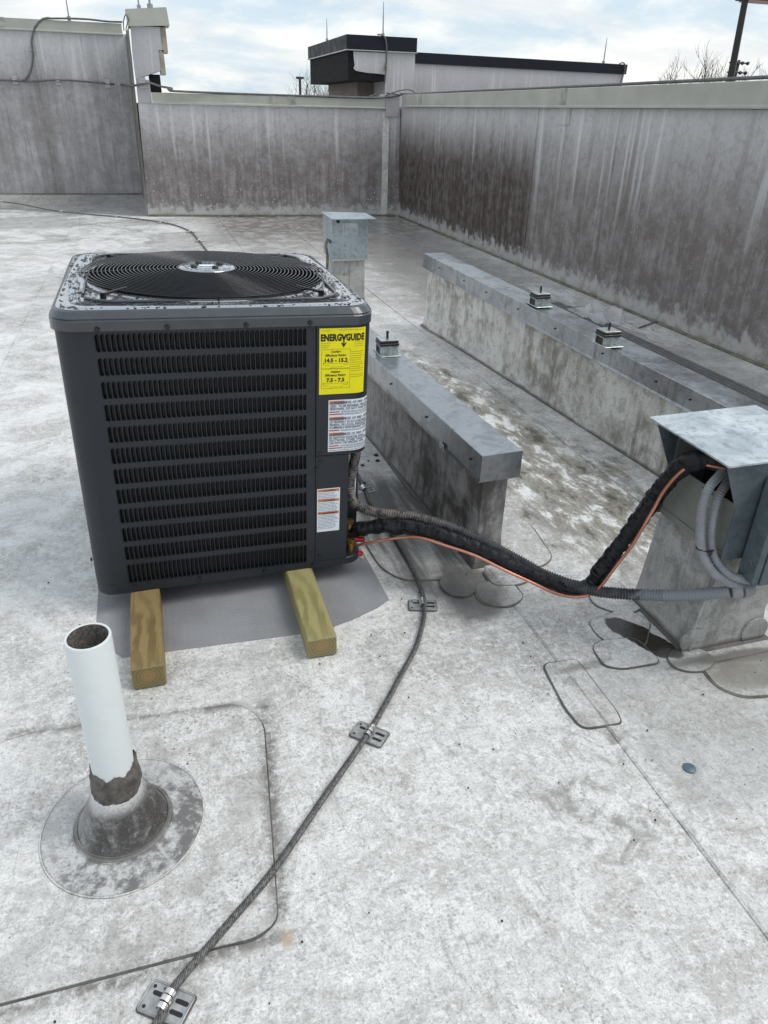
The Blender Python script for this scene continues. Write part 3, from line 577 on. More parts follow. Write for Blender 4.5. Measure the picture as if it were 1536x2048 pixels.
# small hooded post behind the unit ---------------------------------
sp_=empty('hooded_pipe_portal',(1.66,6.45,0)); tag(sp_,'small galvanised hood on a pale square post behind the heat pump','roof vent')
q=MB(); q.box((1.525,6.42,-.005),(1.805,6.72,.42)); B(q.build('curb_post',M['curb_h']),sp_)
q=MB(); q.box((1.665,6.412,.0),(1.675,6.419,.36)); B(q.build('sheet_lap',M['curb_h']),sp_)
q=MB(); q.box((1.505,6.40,.365),(1.825,6.74,.70)); B(q.build('hood_body',M['galv_small']),sp_)
q=MB(); q.box((1.503,6.388,.352),(1.827,6.399,.368)); B(q.build('drip_lip',M['alu_bright']),sp_)
C4=[at(664,439,Y=6.30),at(753,438,Y=6.30),at(730,426,Y=6.72),at(642,424,Y=6.72)]
q=MB(); q.loft([[(v.x,v.y,v.z-.004) for v in C4],[(v.x,v.y,v.z+.003) for v in C4]],True,True); B(q.build('hood_top',M['galv_small']),sp_)
q=MB(); q.box((1.60,6.395,.56),(1.73,6.3995,.66)); B(q.build('paper_label',M['galv_hood']),sp_)
q=MB(); q.tube(spline([(1.50,6.43,.50),(1.47,6.42,.53),(1.455,6.42,.47),(1.47,6.43,.40),(1.46,6.43,.20),(1.46,6.45,.0)],.03),.012,7); B(q.build('drain_tube',M['bead']),sp_)
q=MB(); q.cyl((1.56,6.399,.675),(1.56,6.385,.675),.014,10); B(q.build('hole_plug',M['rubber']),sp_)

# big hood at right -------------------------------------------------
hd=empty('hooded_pipe_portal',(1.6,1.5,0)); tag(hd,'galvanised steel hood on a flared post at right, pipes entering its open side','roof vent')
q=MB(); rings=[]
for z,x0,x1,y0,y1 in ((-.005,1.462,1.82,1.408,1.78),(.008,1.481,1.79,1.430,1.745),(.045,1.488,1.775,1.435,1.73),(.12,1.493,1.765,1.44,1.725),(.45,1.50,1.755,1.42,1.70)):
    rings.append([(x0,y0,z),(x1,y0,z),(x1,y1,z),(x0,y1,z)])
q.loft(rings,True,True); B(q.build('curb_post',M['curb_h'],fix=True),hd)
for cx,cy,cz,rr in ((1.50,1.433,.05,.045),(1.74,1.43,.04,.05)):
    q=MB(); q.loft([[(cx+rr*math.cos(a)*1.0,cy-.003,cz+rr*math.sin(a)) for a in [2*PI*k/20 for k in range(20)]],[(cx+rr*math.cos(a),cy+.004,cz+rr*math.sin(a)) for a in [2*PI*k/20 for k in range(20)]]],True,True)
    B(q.build('corner_patch',M['curb_h']),hd)
q=MB(); q.tube(spline([(1.493,1.428,.015),(1.497,1.436,.10),(1.502,1.428,.25),(1.505,1.42,.40)],.02),.006,6); B(q.build('corner_seam',M['curb_h']),hd)
q=MB()
q.box((1.470,1.385,.400),(1.474,1.675,.565))   # left face plate
q.box((1.466,1.385,.392),(1.470,1.675,.412))
q.box((1.474,1.381,.40),(1.77,1.385,.70)); q.box((1.474,1.675,.40),(1.77,1.679,.70)); q.box((1.766,1.385,.40),(1.77,1.675,.70))
B(q.build('hood_box',[M['galv_in']]),hd)
for y in (1.378,1.678):
    q=MB(); q.loft([[(1.388,y,.699),(1.77,y,.699),(1.77,y,.39),(1.458,y,.39),(1.458,y,.56)],[(1.388,y+.003,.699),(1.77,y+.003,.699),(1.77,y+.003,.39),(1.458,y+.003,.39),(1.458,y+.003,.56)]],True,True)
    B(q.build('hood_cheek',M['galv_side'],fix=True),hd)
q=MB(); q.loft([[(1.385,1.368,.700),(1.782,1.368,.700),(1.782,1.725,.706),(1.382,1.718,.706)],[(1.385,1.368,.705),(1.782,1.368,.705),(1.782,1.725,.711),(1.382,1.718,.711)]],True,True); B(q.build('hood_top',M['galv_hood']),hd)
q=MB(); q.box((1.476,1.387,.401),(1.764,1.673,.41)); q.box((1.6,1.387,.41),(1.604,1.673,.695)); B(q.build('interior_shade',M['dark']),hd)  # black sheets stand in for the shade inside the hood
q=MB(); q.box((1.462,1.455,.515),(1.4695,1.525,.555)); B(q.build('patch_plate',M['alu']),hd)
q=MB(); q.cyl((1.47,1.44,.432),(1.455,1.44,.432),.010,10); B(q.build('screw',M['alu_bright']),hd)
q=MB(); q.cyl((1.462,1.49,.535),(1.4605,1.49,.535),.005,8); B(q.build('screw',M['rubber']),hd)
# disconnect box, hung on the hood front
db=empty('disconnect_box',(1.65,1.33,.33)); tag(db,'grey blue electrical disconnect box mounted on the front of the big hood','electrical box')
q=MB(); q.bbox((1.523,1.300,.335),(1.78,1.377,.66),.010); B(q.build('box_body',M['galv_side']),db)
q=MB(); q.bbox((1.535,1.292,.345),(1.77,1.2995,.65),.003); B(q.build('box_door',M['galv_side']),db)
q=MB(); q.lathe([(.024,0),(.024,.003),(.021,.003),(.021,.0005)],n=20); o=q.build('knockout',M['galv_side']); o.location=(1.5235,1.345,.385); o.rotation_euler=(0,-PI/2,0); B(o,db)
# ================================================================ HEAT PUMP
UW,UD=.905,.93; TILT=math.radians(1.7)
hp=empty('heat_pump',(-.308,2.117,.098),(0,TILT,0)); tag(hp,'charcoal outdoor heat pump with round fan grille, standing on two timber blocks','heat pump')
RC=.055
def outline(u,off=0.):
    """point on the cabinet outline, u metres from the front left, going right then back (front edge y=0)"""
    L1=UW-RC; q_=RC*PI/2
    if u<=L1: return (u,-off)
    if u<=L1+q_:
        a=-PI/2+(u-L1)/RC; return (L1+math.cos(a)*(RC+off),RC+math.sin(a)*(RC+off))
    return (UW+off,RC+(u-L1-q_))
# base pan
q=MB(); q.loft([[(x,y,z-(.014*(1-x/UW) if z<.01 else 0)) for x,y in rrect(i,i,UW-i,UD-i,.06)] for z,i in ((-.002,.004),(.0,.0),(.024,.0),(.026,.003))],True,True); q.build('base_pan',M['paint'],hp)
# left post and bands of the front, pierced rows between
X0,X1=.102,.700; ZT=.862; Z0=.026; PITCH=.0687; H=.0515
tops=[.853-PITCH*i for i in range(12)]
q=MB()
pts=[(.0+RC-RC*math.cos(a),RC-RC*math.sin(a)) for a in [PI/2*k/8 for k in range(9)]]
prof=[(0,UD-.05),(0,.4)]+pts+[(X0,0)]
q.loft([[(x,y,Z0) for x,y in prof],[(x,y,ZT+.01) for x,y in prof]],closed=False,smooth=True)
bands=[ZT+.01]+[]
z_hi=ZT+.01
for i,t in enumerate(tops):
    h=H if i<11 else .074
    q.box((X0,0,t),(X1,.004,z_hi)); z_hi=t-h
q.box((X0,0,Z0),(X1,.004,z_hi)); q.box((X1,0,Z0),(.728,.004,ZT+.01))
q.build('front_panel',M['paint'],hp,fix=False)
def louvre_row(h,n=42):
    q=MB(); pt=(X1-X0)/n
    for k in range(n):
        x=X0+pt*k; a=.0024
        q.add([(x,0,0),(x+a,0,0),(x+a,0,-h),(x,0,-h)],[(0,3,2,1)])
        q.add([(x+a,0,0),(x+a+.0045,.013,0),(x+a+.0045,.013,-h),(x+a,0,-h)],[(0,3,2,1)])
        q.add([(x+a,.0004,0),(x+a+.005,.0004,0),(x+a,.0004,-.008)],[(0,2,1)]); q.add([(x+a,.0004,-h),(x+a+.004,.0004,-h),(x+a,.0004,-h+.006)],[(0,1,2)])
        q.add([(x+pt,.0004,0),(x+pt,.0004,-.004),(x+pt-.004,.0004,0)],[(0,1,2)])
    q.add([(X1-.002,0,0),(X1,0,0),(X1,0,-h),(X1-.002,0,-h)],[(0,3,2,1)])
    return q
rowm=louvre_row(H).mesh('louvre_row'); rowm.materials.append(M['louvre'])
rowl=louvre_row(.074).mesh('louvre_row'); rowl.materials.append(M['louvre'])
for i,t in enumerate(tops):
    o=bpy.data.objects.new('louvre_row',rowm if i<11 else rowl); COL.objects.link(o); o.parent=hp; o.location=(0,.001,t)
q=MB(); q.box((.09,.022,.02),(.72,.03,.87)); q.build('coil',M['coil'],hp)
q=MB(); q.box((.006,.35,.02),(.012,UD-.02,.87)); q.box((.03,UD-.02,.02),(UW-.02,UD-.01,.87)); q.build('rear_panel',M['paint'],hp)
# control cover (upper right), wraps the corner
ZC=.435
us=[.730+.01*i for i in range(35)]
q=MB(); q.loft([[(*outline(u,.004),ZC) for u in us],[(*outline(u,.004),ZT+.01) for u in us]],closed=False,smooth=True)
q.loft([[(*outline(u,.004),ZC) for u in us],[(*outline(u,-.01),ZC) for u in us]],closed=False)
q.add([(*outline(.730,.004),ZC),(*outline(.730,-.012),ZC),(*outline(.730,-.012),ZT+.01),(*outline(.730,.004),ZT+.01)],[(0,1,2,3)])
PB=[(*outline(u,0.),ZC+.002) for u in us]+[(UW,.3,ZC+.002),(.73,.3,ZC+.002)]; q.add(PB,[tuple(range(len(PB)-1,-1,-1))])
q.build('control_cover',M['paint'],hp)
q=MB(); q.box((UW-.004,.22,.026),(UW,UD-.05,ZT+.01)); q.build('side_panel',M['paint'],hp)
# lower service panel + recess
q=MB(); q.box((.730,-.001,Z0),(.842,.003,ZC-.003)); q.box((.838,.003,Z0),(.842,.13,ZC-.003)); q.build('service_panel',M['paint'],hp)
q=MB(); q.box((.842,.125,.026),(.912,.13,ZC)); q.box((.905,.13,.026),(.909,.25,ZC)); q.build('recess_panel',M['paint'],hp)
q=MB(); q.box((.846,.121,.20),(.904,.1245,.40)); pl=q.build('rating_plate',M['white_print'],hp)
q=MB(); zz=.39
while zz>.21:
    if random.random()<.8:
        x=.849
        while x<.89:
            l=random.uniform(.004,.014); q.box((x,.1205,zz),(min(x+l,.901),.1209,zz+.0016)); x+=l+random.uniform(.003,.008)
    zz-=.0075
q.build('fine_print',M['ink_grey'],pl)
# lid -----------------------------------------------------------------
q=MB(); o_=.010
rr=[(ZT+.003,.006),(ZT+.0,-o_),(ZT+.026,-o_),(ZT+.030,-o_+.003),(ZT+.034,-o_+.001),(ZT+.050,.002),(ZT+.054,.009)]
rings=[[(x,y,z) for x,y in rrect(i,i,UW-i,UD-i,.07-.4*max(i,0),8)] for z,i in rr]
q.loft(rings,smooth=False); q.build('lid_rim',M['lid_edge'],hp)
ZL=ZT+.054; FC=(.455,.475); FR=.392
# annular top: outer rounded square to fan opening
outer=rings[-1]; n=len(outer)
def ray_circle(x,y,r):
    a=math.atan2(y-FC[1],x-FC[0]); return (FC[0]+r*math.cos(a),FC[1]+r*math.sin(a))
def lerp_ring(t,dz=0.):
    out=[]
    for x,y,z in outer:
        cx,cy=ray_circle(x,y,FR); out.append((x+(cx-x)*t,y+(cy-y)*t,z+dz))
    return out
# resample outer evenly
def densify(r_,m=160):
    P=[Vector(p) for p in r_]; P.append(P[0]); Ls=[0]
    for i in range(1,len(P)): Ls.append(Ls[-1]+(P[i]-P[i-1]).length)
    out=[]; j=0
    for k in range(m):
        s_=Ls[-1]*k/m
        while Ls[j+1]<s_: j+=1
        t=(s_-Ls[j])/max(1e-9,(Ls[j+1]-Ls[j])); out.append(tuple(P[j].lerp(P[j+1],t)))
    return out
q=MB(); o2=densify(outer); q.loft([outer]+[[(x,y,z) for x,y,z in outer]],smooth=False) if False else None
outer=o2
q.loft([lerp_ring(0,0),lerp_ring(.12,.002),lerp_ring(.2,.004),lerp_ring(.24,.001),lerp_ring(.8,-.001),lerp_ring(.93,.004),lerp_ring(1.,.006),[(x,y,z-.03) for x,y,z in lerp_ring(1.,.0)]],smooth=True)
q.build('lid_top',M['lid'],hp,fix=True)
q=MB(); rp=[(x,y,ZL+.004) for x,y in rrect(.075,.09,UW-.075,UD-.06,.10,8)]
q.tube(rp[2:]+rp[:1],.0045,6); q.build('lid_rib',M['lid_edge'],hp)
# shroud, fan
q=MB(); q.lathe([(FR-.001,.0),(FR-.004,-.16),(FR-.02,-.2)],(FC[0],FC[1],ZL),48); q.lathe([(FR,-.2),(.001,-.2)],(FC[0],FC[1],ZL),48,False); q.build('fan_shroud',M['dark'],hp)
fan=MB(); fan.lathe([(.001,-.03),(.07,-.03),(.075,-.04),(.075,-.12)],(FC[0],FC[1],ZL),24)
for k in range(3):
    a0=k*2*PI/3; rs=[]
    for i in range(8):
        r_=.07+(FR-.09)*i/7; w_=.35+.25*i/7
        rs.append([(FC[0]+r_*math.cos(a0+w_*(j/5-.5)+.25*i/7),FC[1]+r_*math.sin(a0+w_*(j/5-.5)+.25*i/7),ZL-.10+.05*(j/5)) for j in range(6)])
    fan.loft(rs,closed=False,smooth=True)
fan.build('fan',M['dark'],hp)
# grille: concentric rings, hub, radial wires
NR=25
def dome(r_): return ZL+.016+.012*(1-(r_/FR)**2)
for k in range(NR):
    r_=.098+(FR+.008-.098)*k/(NR-1); wr_=.0021
    q=MB(); q.tube([(FC[0]+r_*math.cos(2*PI*j/72),FC[1]+r_*math.sin(2*PI*j/72),dome(r_)) for j in range(73)],wr_,5,False)
    q.build('grille_ring',M['grille'],hp)
for k in range(8):
    a=2*PI*k/8; q=MB(); q.tube([(FC[0]+r_*math.cos(a),FC[1]+r_*math.sin(a),dome(r_)-.004) for r_ in (.08,.18,.28,FR+.01)],.0026,5); q.build('grille_spoke',M['grille'],hp)
for k in range(4):
    a=PI/4+k*PI/2; dx,dy=math.cos(a),math.sin(a); c_=FC; q=MB()
    q.tube([(c_[0]+dx*(FR-.03),c_[1]+dy*(FR-.03),ZL+.016),(c_[0]+dx*(FR+.03),c_[1]+dy*(FR+.03),ZL+.013),(c_[0]+dx*(FR+.062),c_[1]+dy*(FR+.062),ZL+.010)],.0045,6)
    q.cyl((c_[0]+dx*(FR+.064),c_[1]+dy*(FR+.064),ZL+.0),(c_[0]+dx*(FR+.064),c_[1]+dy*(FR+.064),ZL+.017),.009,10); q.build('grille_clip',M['grille'],hp)
q=MB(); q.lathe([(.001,.033),(.088,.032),(.094,.029),(.095,.024),(.001,.022)],(FC[0],FC[1],ZL),36); hub=q.build('grille_hub',M['lid'],hp)
for k in range(4):
    q=MB(); a=k*PI/2+.5; c_=(FC[0]+.05*math.cos(a),FC[1]+.05*math.sin(a)); q.lathe([(.001,.041),(.010,.040),(.011,.033)],(c_[0],c_[1],ZL),10); q.build('bolt',M['rubber'],hub)
q=MB(); q.bbox((FC[0]-.026,FC[1]-.012,ZL+.0325),(FC[0]+.026,FC[1]+.012,ZL+.035),.001); q.build('name_plate',M['white_print'],hub)
# drops
q=MB()
def drop(x,y,z,r_,e):
    n_=7; ring0=[]; ring1=[]; ph=random.random()*PI
    for k in range(n_):
        a=2*PI*k/n_; u=math.cos(a)*r_*e; v=math.sin(a)*r_/e
        ring0.append((x+u*math.cos(ph)-v*math.sin(ph),y+u*math.sin(ph)+v*math.cos(ph),z-.0002)); ring1.append((x+.6*(u*math.cos(ph)-v*math.sin(ph)),y+.6*(u*math.sin(ph)+v*math.cos(ph)),z+r_*.20))
    q.loft([ring0,ring1],smooth=True); q.add(ring1+[(x,y,z+r_*.26)],[(k,(k+1)%n_,n_) for k in range(n_)],True)
cnt=0
while cnt<2000:
    x=random.uniform(.012,UW-.012); y=random.uniform(.012,UD-.012); rr_=math.hypot(x-FC[0],y-FC[1])
    if rr_<FR+.012: continue
    dx_=max(0,.08-x,x-(UW-.08)); dy_=max(0,.08-y,y-(UD-.08))
    if math.hypot(dx_,dy_)>.066: continue
    if mnoise.noise(Vector((x*9,y*9,0)))<-.45: continue
    r_=random.choice((.0014,.0018,.0022,.0028,.0034,.0042,.0052)); 
    if random.random()<.03: r_=.009
    drop(x,y,ZL+.0022,r_,random.uniform(1,1.35)); cnt+=1
for k in range(160):
    a=random.random()*6.28; r_=.09*math.sqrt(random.random()); drop(FC[0]+r_*math.cos(a),FC[1]+r_*math.sin(a),ZL+.0325,random.choice((.0016,.0024,.0035)),1.1)
o=q.build('water_drops',M['drop'],hp); o['kind']='stuff'
# screws
def screw(x,z,y=-.002,r_=.0055):
    q=MB(); q.cyl((x,y+.003,z),(x,y-.004,z),r_,10); q.cyl((x,y+.0005,z),(x,y-.001,z),r_*1.35,12); return q.build('screw',M['rubber'],hp)
for x,z in ((.115,.868),(.30,.870),(.52,.870),(.708,.872),(.742,.445),(.744,.41),(.732,.388),(.745,.045),(.12,.012),(.33,.012),(.55,.012),(.722,.014)):
    screw(x,z,-.013 if z>.86 else -.002)
for z in (.875,.86,.06):
    q=MB(); q.cyl((-.011,.12,z),(-.016,.12,z),.006,10); q.build('screw',M['rubber'],hp)
# labels, wrapped on the outline --------------------------------------
def wrap_panel(name,u0,u1,z0,z1,off,m_,parent,r_=.004):
    q=MB(); nn=28; us_=[u0+(u1-u0)*i/nn for i in range(nn+1)]
    q.loft([[(*outline(u,off),z0) for u in us_],[(*outline(u,off),z1) for u in us_]],closed=False,smooth=True); return q.build(name,m_,parent)
def wrap_bar(q,u0,u1,z0,z1,off):
    nn=max(1,int((u1-u0)/.012)); us_=[u0+(u1-u0)*i/nn for i in range(nn+1)]
    q.loft([[(*outline(u,off),z0) for u in us_],[(*outline(u,off),z1) for u in us_]],closed=False)
def wrap_text(q,txt,u,z,size,off,bold=0.,sx=1.,align='LEFT',umax=None):
    v,f=text_mesh(txt,size,bold,align); vs=[]
    for a,b,c_ in v: vs.append((*outline(u+a*sx,off),z+b))
    if umax is not None: f=[ff for ff in f if all(u+v[i][0]*sx<=umax for i in ff)]
    q.add(vs,f)
def greek(q,u0,u1,z,h,off,words=True):
    u=u0
    while u<u1-.002:
        l=random.uniform(.003,.011); wrap_bar(q,u,min(u+l,u1),z,z+h,off); u+=l+.0016
# yellow energy label
YU0,YU1,YZ0,YZ1=.738,.884,.645,.853
yl=wrap_panel('energy_label',YU0,YU1,YZ0,YZ1,.0052,M['yellow'],hp)
q=MB(); T=.0058; cu=(YU0+YU1)/2
def fit_text(q,txt,u0,u1,z,size,bold):
    v,f=text_mesh(txt,size,bold); w_=max(a for a,b,c_ in v)-min(a for a,b,c_ in v); wrap_text(q,txt,u0-min(a for a,b,c_ in v)*(u1-u0)/w_,z,size,T,bold,(u1-u0)/w_)
fit_text(q,'ENERG',YU0+.004,cu-.004,.815,.028,.0015); fit_text(q,'GUIDE',cu+.010,YU1-.005,.815,.028,.0015)
# the Y whose stem is a downward arrow
def wpoly(q,pts): q.add([(*outline(u,T),z) for u,z in pts],[tuple(range(len(pts)))])
ym=cu+.0030
wpoly(q,[(ym-.0095,.834),(ym-.0035,.834),(ym+.0022,.822),(ym-.002,.816)]); wpoly(q,[(ym+.0095,.834),(ym+.0022,.816),(ym-.001,.822),(ym+.0040,.834)])
wpoly(q,[(ym-.0020,.822),(ym+.0022,.822),(ym+.0022,.800),(ym-.0020,.800)]); wpoly(q,[(ym-.0085,.807),(ym-.0055,.809),(ym,.800),(ym,.7935)]); wpoly(q,[(ym+.0085,.807),(ym,.7935),(ym,.800),(ym+.0055,.809)])
bx1=YU0+.098; cb=YU0+.052
for txt,z,s_,b in (('Cooling',.778,.0092,.0003),('Efficiency Rating',.7665,.0096,.0003),('14.5 - 15.2',.7485,.0165,.0008),('Heating',.7145,.0092,.0003),('Efficiency Rating',.7035,.0096,.0003),('7.5 - 7.5',.6855,.0165,.0008)):
    wrap_text(q,txt,cb,z,s_,T,b,1.,'CENTER')
for z0,z1 in ((.728,.788),(.664,.7265)):
    for (a,b_,c_,d_) in ((YU0+.007,bx1,z0,z0+.0006),(YU0+.007,bx1,z1,z1+.0006),(YU0+.007,YU0+.0076,z0,z1),(bx1-.0006,bx1,z0,z1)): wrap_bar(q,a,b_,c_,d_,T)
    wrap_bar(q,YU0+.012,bx1-.006,z0+.016,z0+.0165,T); wrap_bar(q,YU0+.012,YU0+.0135,z0+.014,z0+.019,T); wrap_bar(q,bx1-.0075,bx1-.006,z0+.014,z0+.019,T)
q.build('lettering',M['ink'],yl)
q=MB()
for k in range(10): greek(q,bx1+.003,YU1-.004-random.uniform(0,.012),.779-.0068*k,.0014,T)
for k in range(2): greek(q,bx1+.003,YU1-.004,.706-.007*k,.0015,T)
greek(q,YU0+.008,YU0+.034,.845,.0012,T); greek(q,YU0+.06,YU1-.006,.8465,.0012,T)
for k in range(3): greek(q,YU0+.004,YU0+.036-.004*k,.8065-.0062*k,.0014,T); greek(q,YU1-.036,YU1-.005,.8085-.0062*k,.0014,T)
for z0 in (.7335,.669):
    greek(q,YU0+.014,YU0+.03,z0+.004,.0012,T); greek(q,bx1-.022,bx1-.006,z0+.006,.0012,T); greek(q,YU0+.035,bx1-.022,z0-.001,.0012,T)
q.build('fine_print',M['ink_soft'],yl)
# big warning label
WU0,WU1,WZ0,WZ1=.769,.925,.447,.625
wlb=wrap_panel('warning_label',WU0,WU1,WZ0,WZ1,.0052,M['white_print'],hp)
qo=MB(); qr=MB(); qt=MB(); qw=MB(); qg=MB()
def tri(q,u,z,s_,off=.0064): q.add([(*outline(u,off),z),(*outline(u+s_,off),z),(*outline(u+s_/2,off),z+s_*.9)],[(0,1,2)])
secs=[(.610,['RISK OF FIRE - FLAMMABLE','USED.  TO BE REPAIRED ONLY BY','PERSONNEL. DO NOT PUNCTURE'],2),(.556,['RISK OF FIRE - DISPOSE','OF PROPERLY IN ACCORDANCE','FEDERAL OR LOCAL REGULATIONS','FLAMMABLE REFRIGERANT USED'],1),(.502,['RISK OF FIRE - AUXILIARY','BE IGNITION SOURCES SHALL','DUCTWORK, OTHER THAN APPL','USE WITH THE SPECIFIC APPL'],2)]
for z,lines,nr in secs:
    qo=MB(); wrap_bar(qo,WU0+.003,WU0+.052,z,z+.0115,.0058); qo.build('warning_bar',M['orange'],wlb); tri(qt,WU0+.006,z+.0018,.008); wrap_text(qt,'WARNING',WU0+.0155,z+.0020,.0110,.0064,.0007,.78)
    wrap_text(qt,lines[0],WU0+.056,z+.0015,.0118,.0060,.0003,.80,umax=WU1)
    zz=z
    for ln in lines[1:]:
        zz-=.0095; wrap_text(qt,ln,WU0+.004,zz,.0108,.0060,.0003,.80,umax=WU1)
    for k in range(nr):
        zz-=.0080; wrap_bar(qr,WU0+.003,WU0+.037+.006*k,zz,zz+.0036,.0058)
        greek(qg,WU0+.042,WU1-.001,zz+.0025,.0014,.0060); greek(qg,WU0+.042,WU1-.001,zz-.0008,.0014,.0060)
greek(qg,WU0+.004,WU1-.001,.4505,.0018,.0060)
qr.build('red_bar',M['redink'],wlb); qt.build('lettering',M['ink_grey'],wlb); qg.build('fine_print',M['ink_grey'],wlb)
# small warning label
SU0,SU1,SZ0,SZ1=.735,.814,.145,.312
sw_=wrap_panel('warning_label',SU0,SU1,SZ0,SZ1,.0022,M['white_print'],hp); sw_['label']='small white warning label with three orange bars'
qo=MB(); qt=MB(); qg=MB()
for z,nl in ((.300,5),(.262,8),(.213,10)):
    qo=MB(); wrap_bar(qo,SU0+.003,SU1-.003,z,z+.009,.0027); qo.build('warning_bar',M['orange'],sw_); tri(qt,SU0+.022,z+.001,.007,.0034); wrap_text(qt,'WARNING',SU0+.031,z+.0012,.0082,.0032,.0002,.8)
    for k in range(nl):
        if z-.006-.0058*k>SZ0+.003: greek(qg,SU0+.004,SU1-.004-random.uniform(0,.015),z-.0058-.0056*k,.0016,.0027)
qt.build('lettering',M['ink'],sw_); qg.build('fine_print',M['ink_grey'],sw_)
# slim side label on the turned corner
q=wrap_panel('side_label',.938,.99,.60,.86,.0052,M['white_print'],hp)
qg=MB()
for k in range(14): wrap_bar(qg,.941,.985,.845-.016*k,.851-.016*k+random.uniform(-.002,.003),.0058)
qg.build('fine_print',M['ink_grey'],q)
# valves
def valve(x,y,z,h,capl,capz):
    q=MB(); q.cyl((x,y,z-h/2),(x,y,z+h/2),.013,12); q.cyl((x,y,z+h/2),(x,y,z+h/2+.014),.016,6,smooth=False); q.cyl((x,y,z-h/6),(x-.02,y+.05,z-h/6),.010,10); q.cyl((x,y,capz),(x+.012,y-.012,capz),.009,10)
    v=q.build('service_valve',M['brass'],hp)
    q=MB(); q.cyl((x+.010,y-.010,capz),(x+capl,y-.020,capz-.001),.0105,10); q.cyl((x+capl,y-.020,capz-.001),(x+capl+.004,y-.022,capz-.001),.0075,10); q.build('red_cap',M['red'],v)
    return v
valve(.872,.075,.080,.085,.050,.060); valve(.872,.05,.034,.045,.038,.016)
q=MB(); q.cyl((.846,.07,.10),(.846,.064,.10),.010,10); q.build('red_cap',M['red'],hp)
q=MB(); q.cyl((.90,.04,.004),(.915,.02,.0),.009,10); q.build('drain_nub',M['galv_hood'],hp)

# ================================================================ timber blocks, mat
for lab,x0,y0,zt,mt in (('brown treated timber block under the left side of the heat pump',-.205,1.722,.080,'wood_brown'),('greenish treated timber block under the right side of the heat pump',.312,1.722,.074,'wood_green')):
    o=MB().bbox((-.0465,0,-0.0),(.0465,1.42,zt-.002),.004).build('timber_block',M[mt]); o.location=(x0+.0465,y0,.0045); tag(o,lab,'timber block','timber blocks under the heat pump')
    if mt=='wood_green': o.rotation_euler.z=-.012
mt_=MB().prism([(-.325,2.30),(-.322,1.995),(-.24,1.885),(.38,1.850),(.492,1.880),(.600,1.925),(.650,1.958),(.634,2.9),(.0,3.0),(-.31,2.95)],.0015,.0045).build('walkway_pad',M['mat'])
tag(mt_,'grey chevron textured walkway pad lying under the heat pump','mat')

# ================================================================ PVC vent pipe with boot and patch
vx,vy=-.228,1.262
vp=empty('vent_pipe',(vx,vy,.0045)); tag(vp,'upright white plastic vent pipe with brown sealant ring and grimy boot','vent pipe')
q=MB()
def skew(q0,k=.020):
    q0.v=[(x+k*z,y,z) for x,y,z in q0.v]; return q0
q.lathe([(.0455,.0),(.0455,.560),(.0445,.562),(.0405,.562),(.0395,.560),(.0395,.35)],n=40); skew(q); q.build('pipe',M['pvc'],vp)
q=MB(); q.lathe([(.0393,.561),(.0393,.30),(.001,.30)],n=32); skew(q); q.build('pipe_bore',M['bore'],vp)
q=MB(); rings=[]
for i,(r_,z) in enumerate(((.1835,-.001),(.183,.0062),(.178,.0068),(.125,.0072),(.112,.010),(.102,.018),(.092,.035),(.082,.060),(.070,.090),(.058,.115),(.0515,.135),(.050,.165))):
    rings.append([((r_*(1+(.035*mnoise.noise(Vector((math.cos(2*PI*k/48)*2,math.sin(2*PI*k/48)*2,i*.3))) if 2<i<9 else 0)))*math.cos(2*PI*k/48),(r_)*math.sin(2*PI*k/48)*(1.03 if i<3 else 1),z) for k in range(48)])
q.loft(rings,smooth=True); skew(q); q.build('boot',M['boot'],vp)
for r_,z in ((.185,.0058),(.113,.0098),(.104,.0175)):
    q=MB(); q.tube([(r_*math.cos(2*PI*k/64),r_*(1.03 if r_>.15 else 1)*math.sin(2*PI*k/64),z) for k in range(65)],.0022,5,False); q.build('boot_ridge',M['patch'] if r_>.15 else M['boot'],vp)
q=MB(); rings=[]; n=60
for z,o_ in ((.118,.0058),(.130,.010),(.150,.0095),(.170,.0085),(.188,.0065),(.200,.0015)):
    ring=[]
    for k in range(n):
        a=2*PI*k/n; nz=mnoise.noise(Vector((math.cos(a)*2.2,math.sin(a)*2.2,z*9))); n2_=mnoise.noise(Vector((math.cos(a)*7,math.sin(a)*7,z*40)))
        up_=.022*max(0,math.cos(a-.9)); zz=z+(.018*nz+.010*n2_ if z<.125 or z>.18 else .004*nz)+up_; r_=.0455+o_+.0034*n2_+.0015*nz+(.0012*math.sin(z*900+6*nz) if o_>.003 else 0)
        ring.append((r_*math.cos(a),r_*math.sin(a),zz))
    rings.append(ring)
q.loft(rings,smooth=True); skew(q); q.build('sealant_collar',M['sealant'],vp)

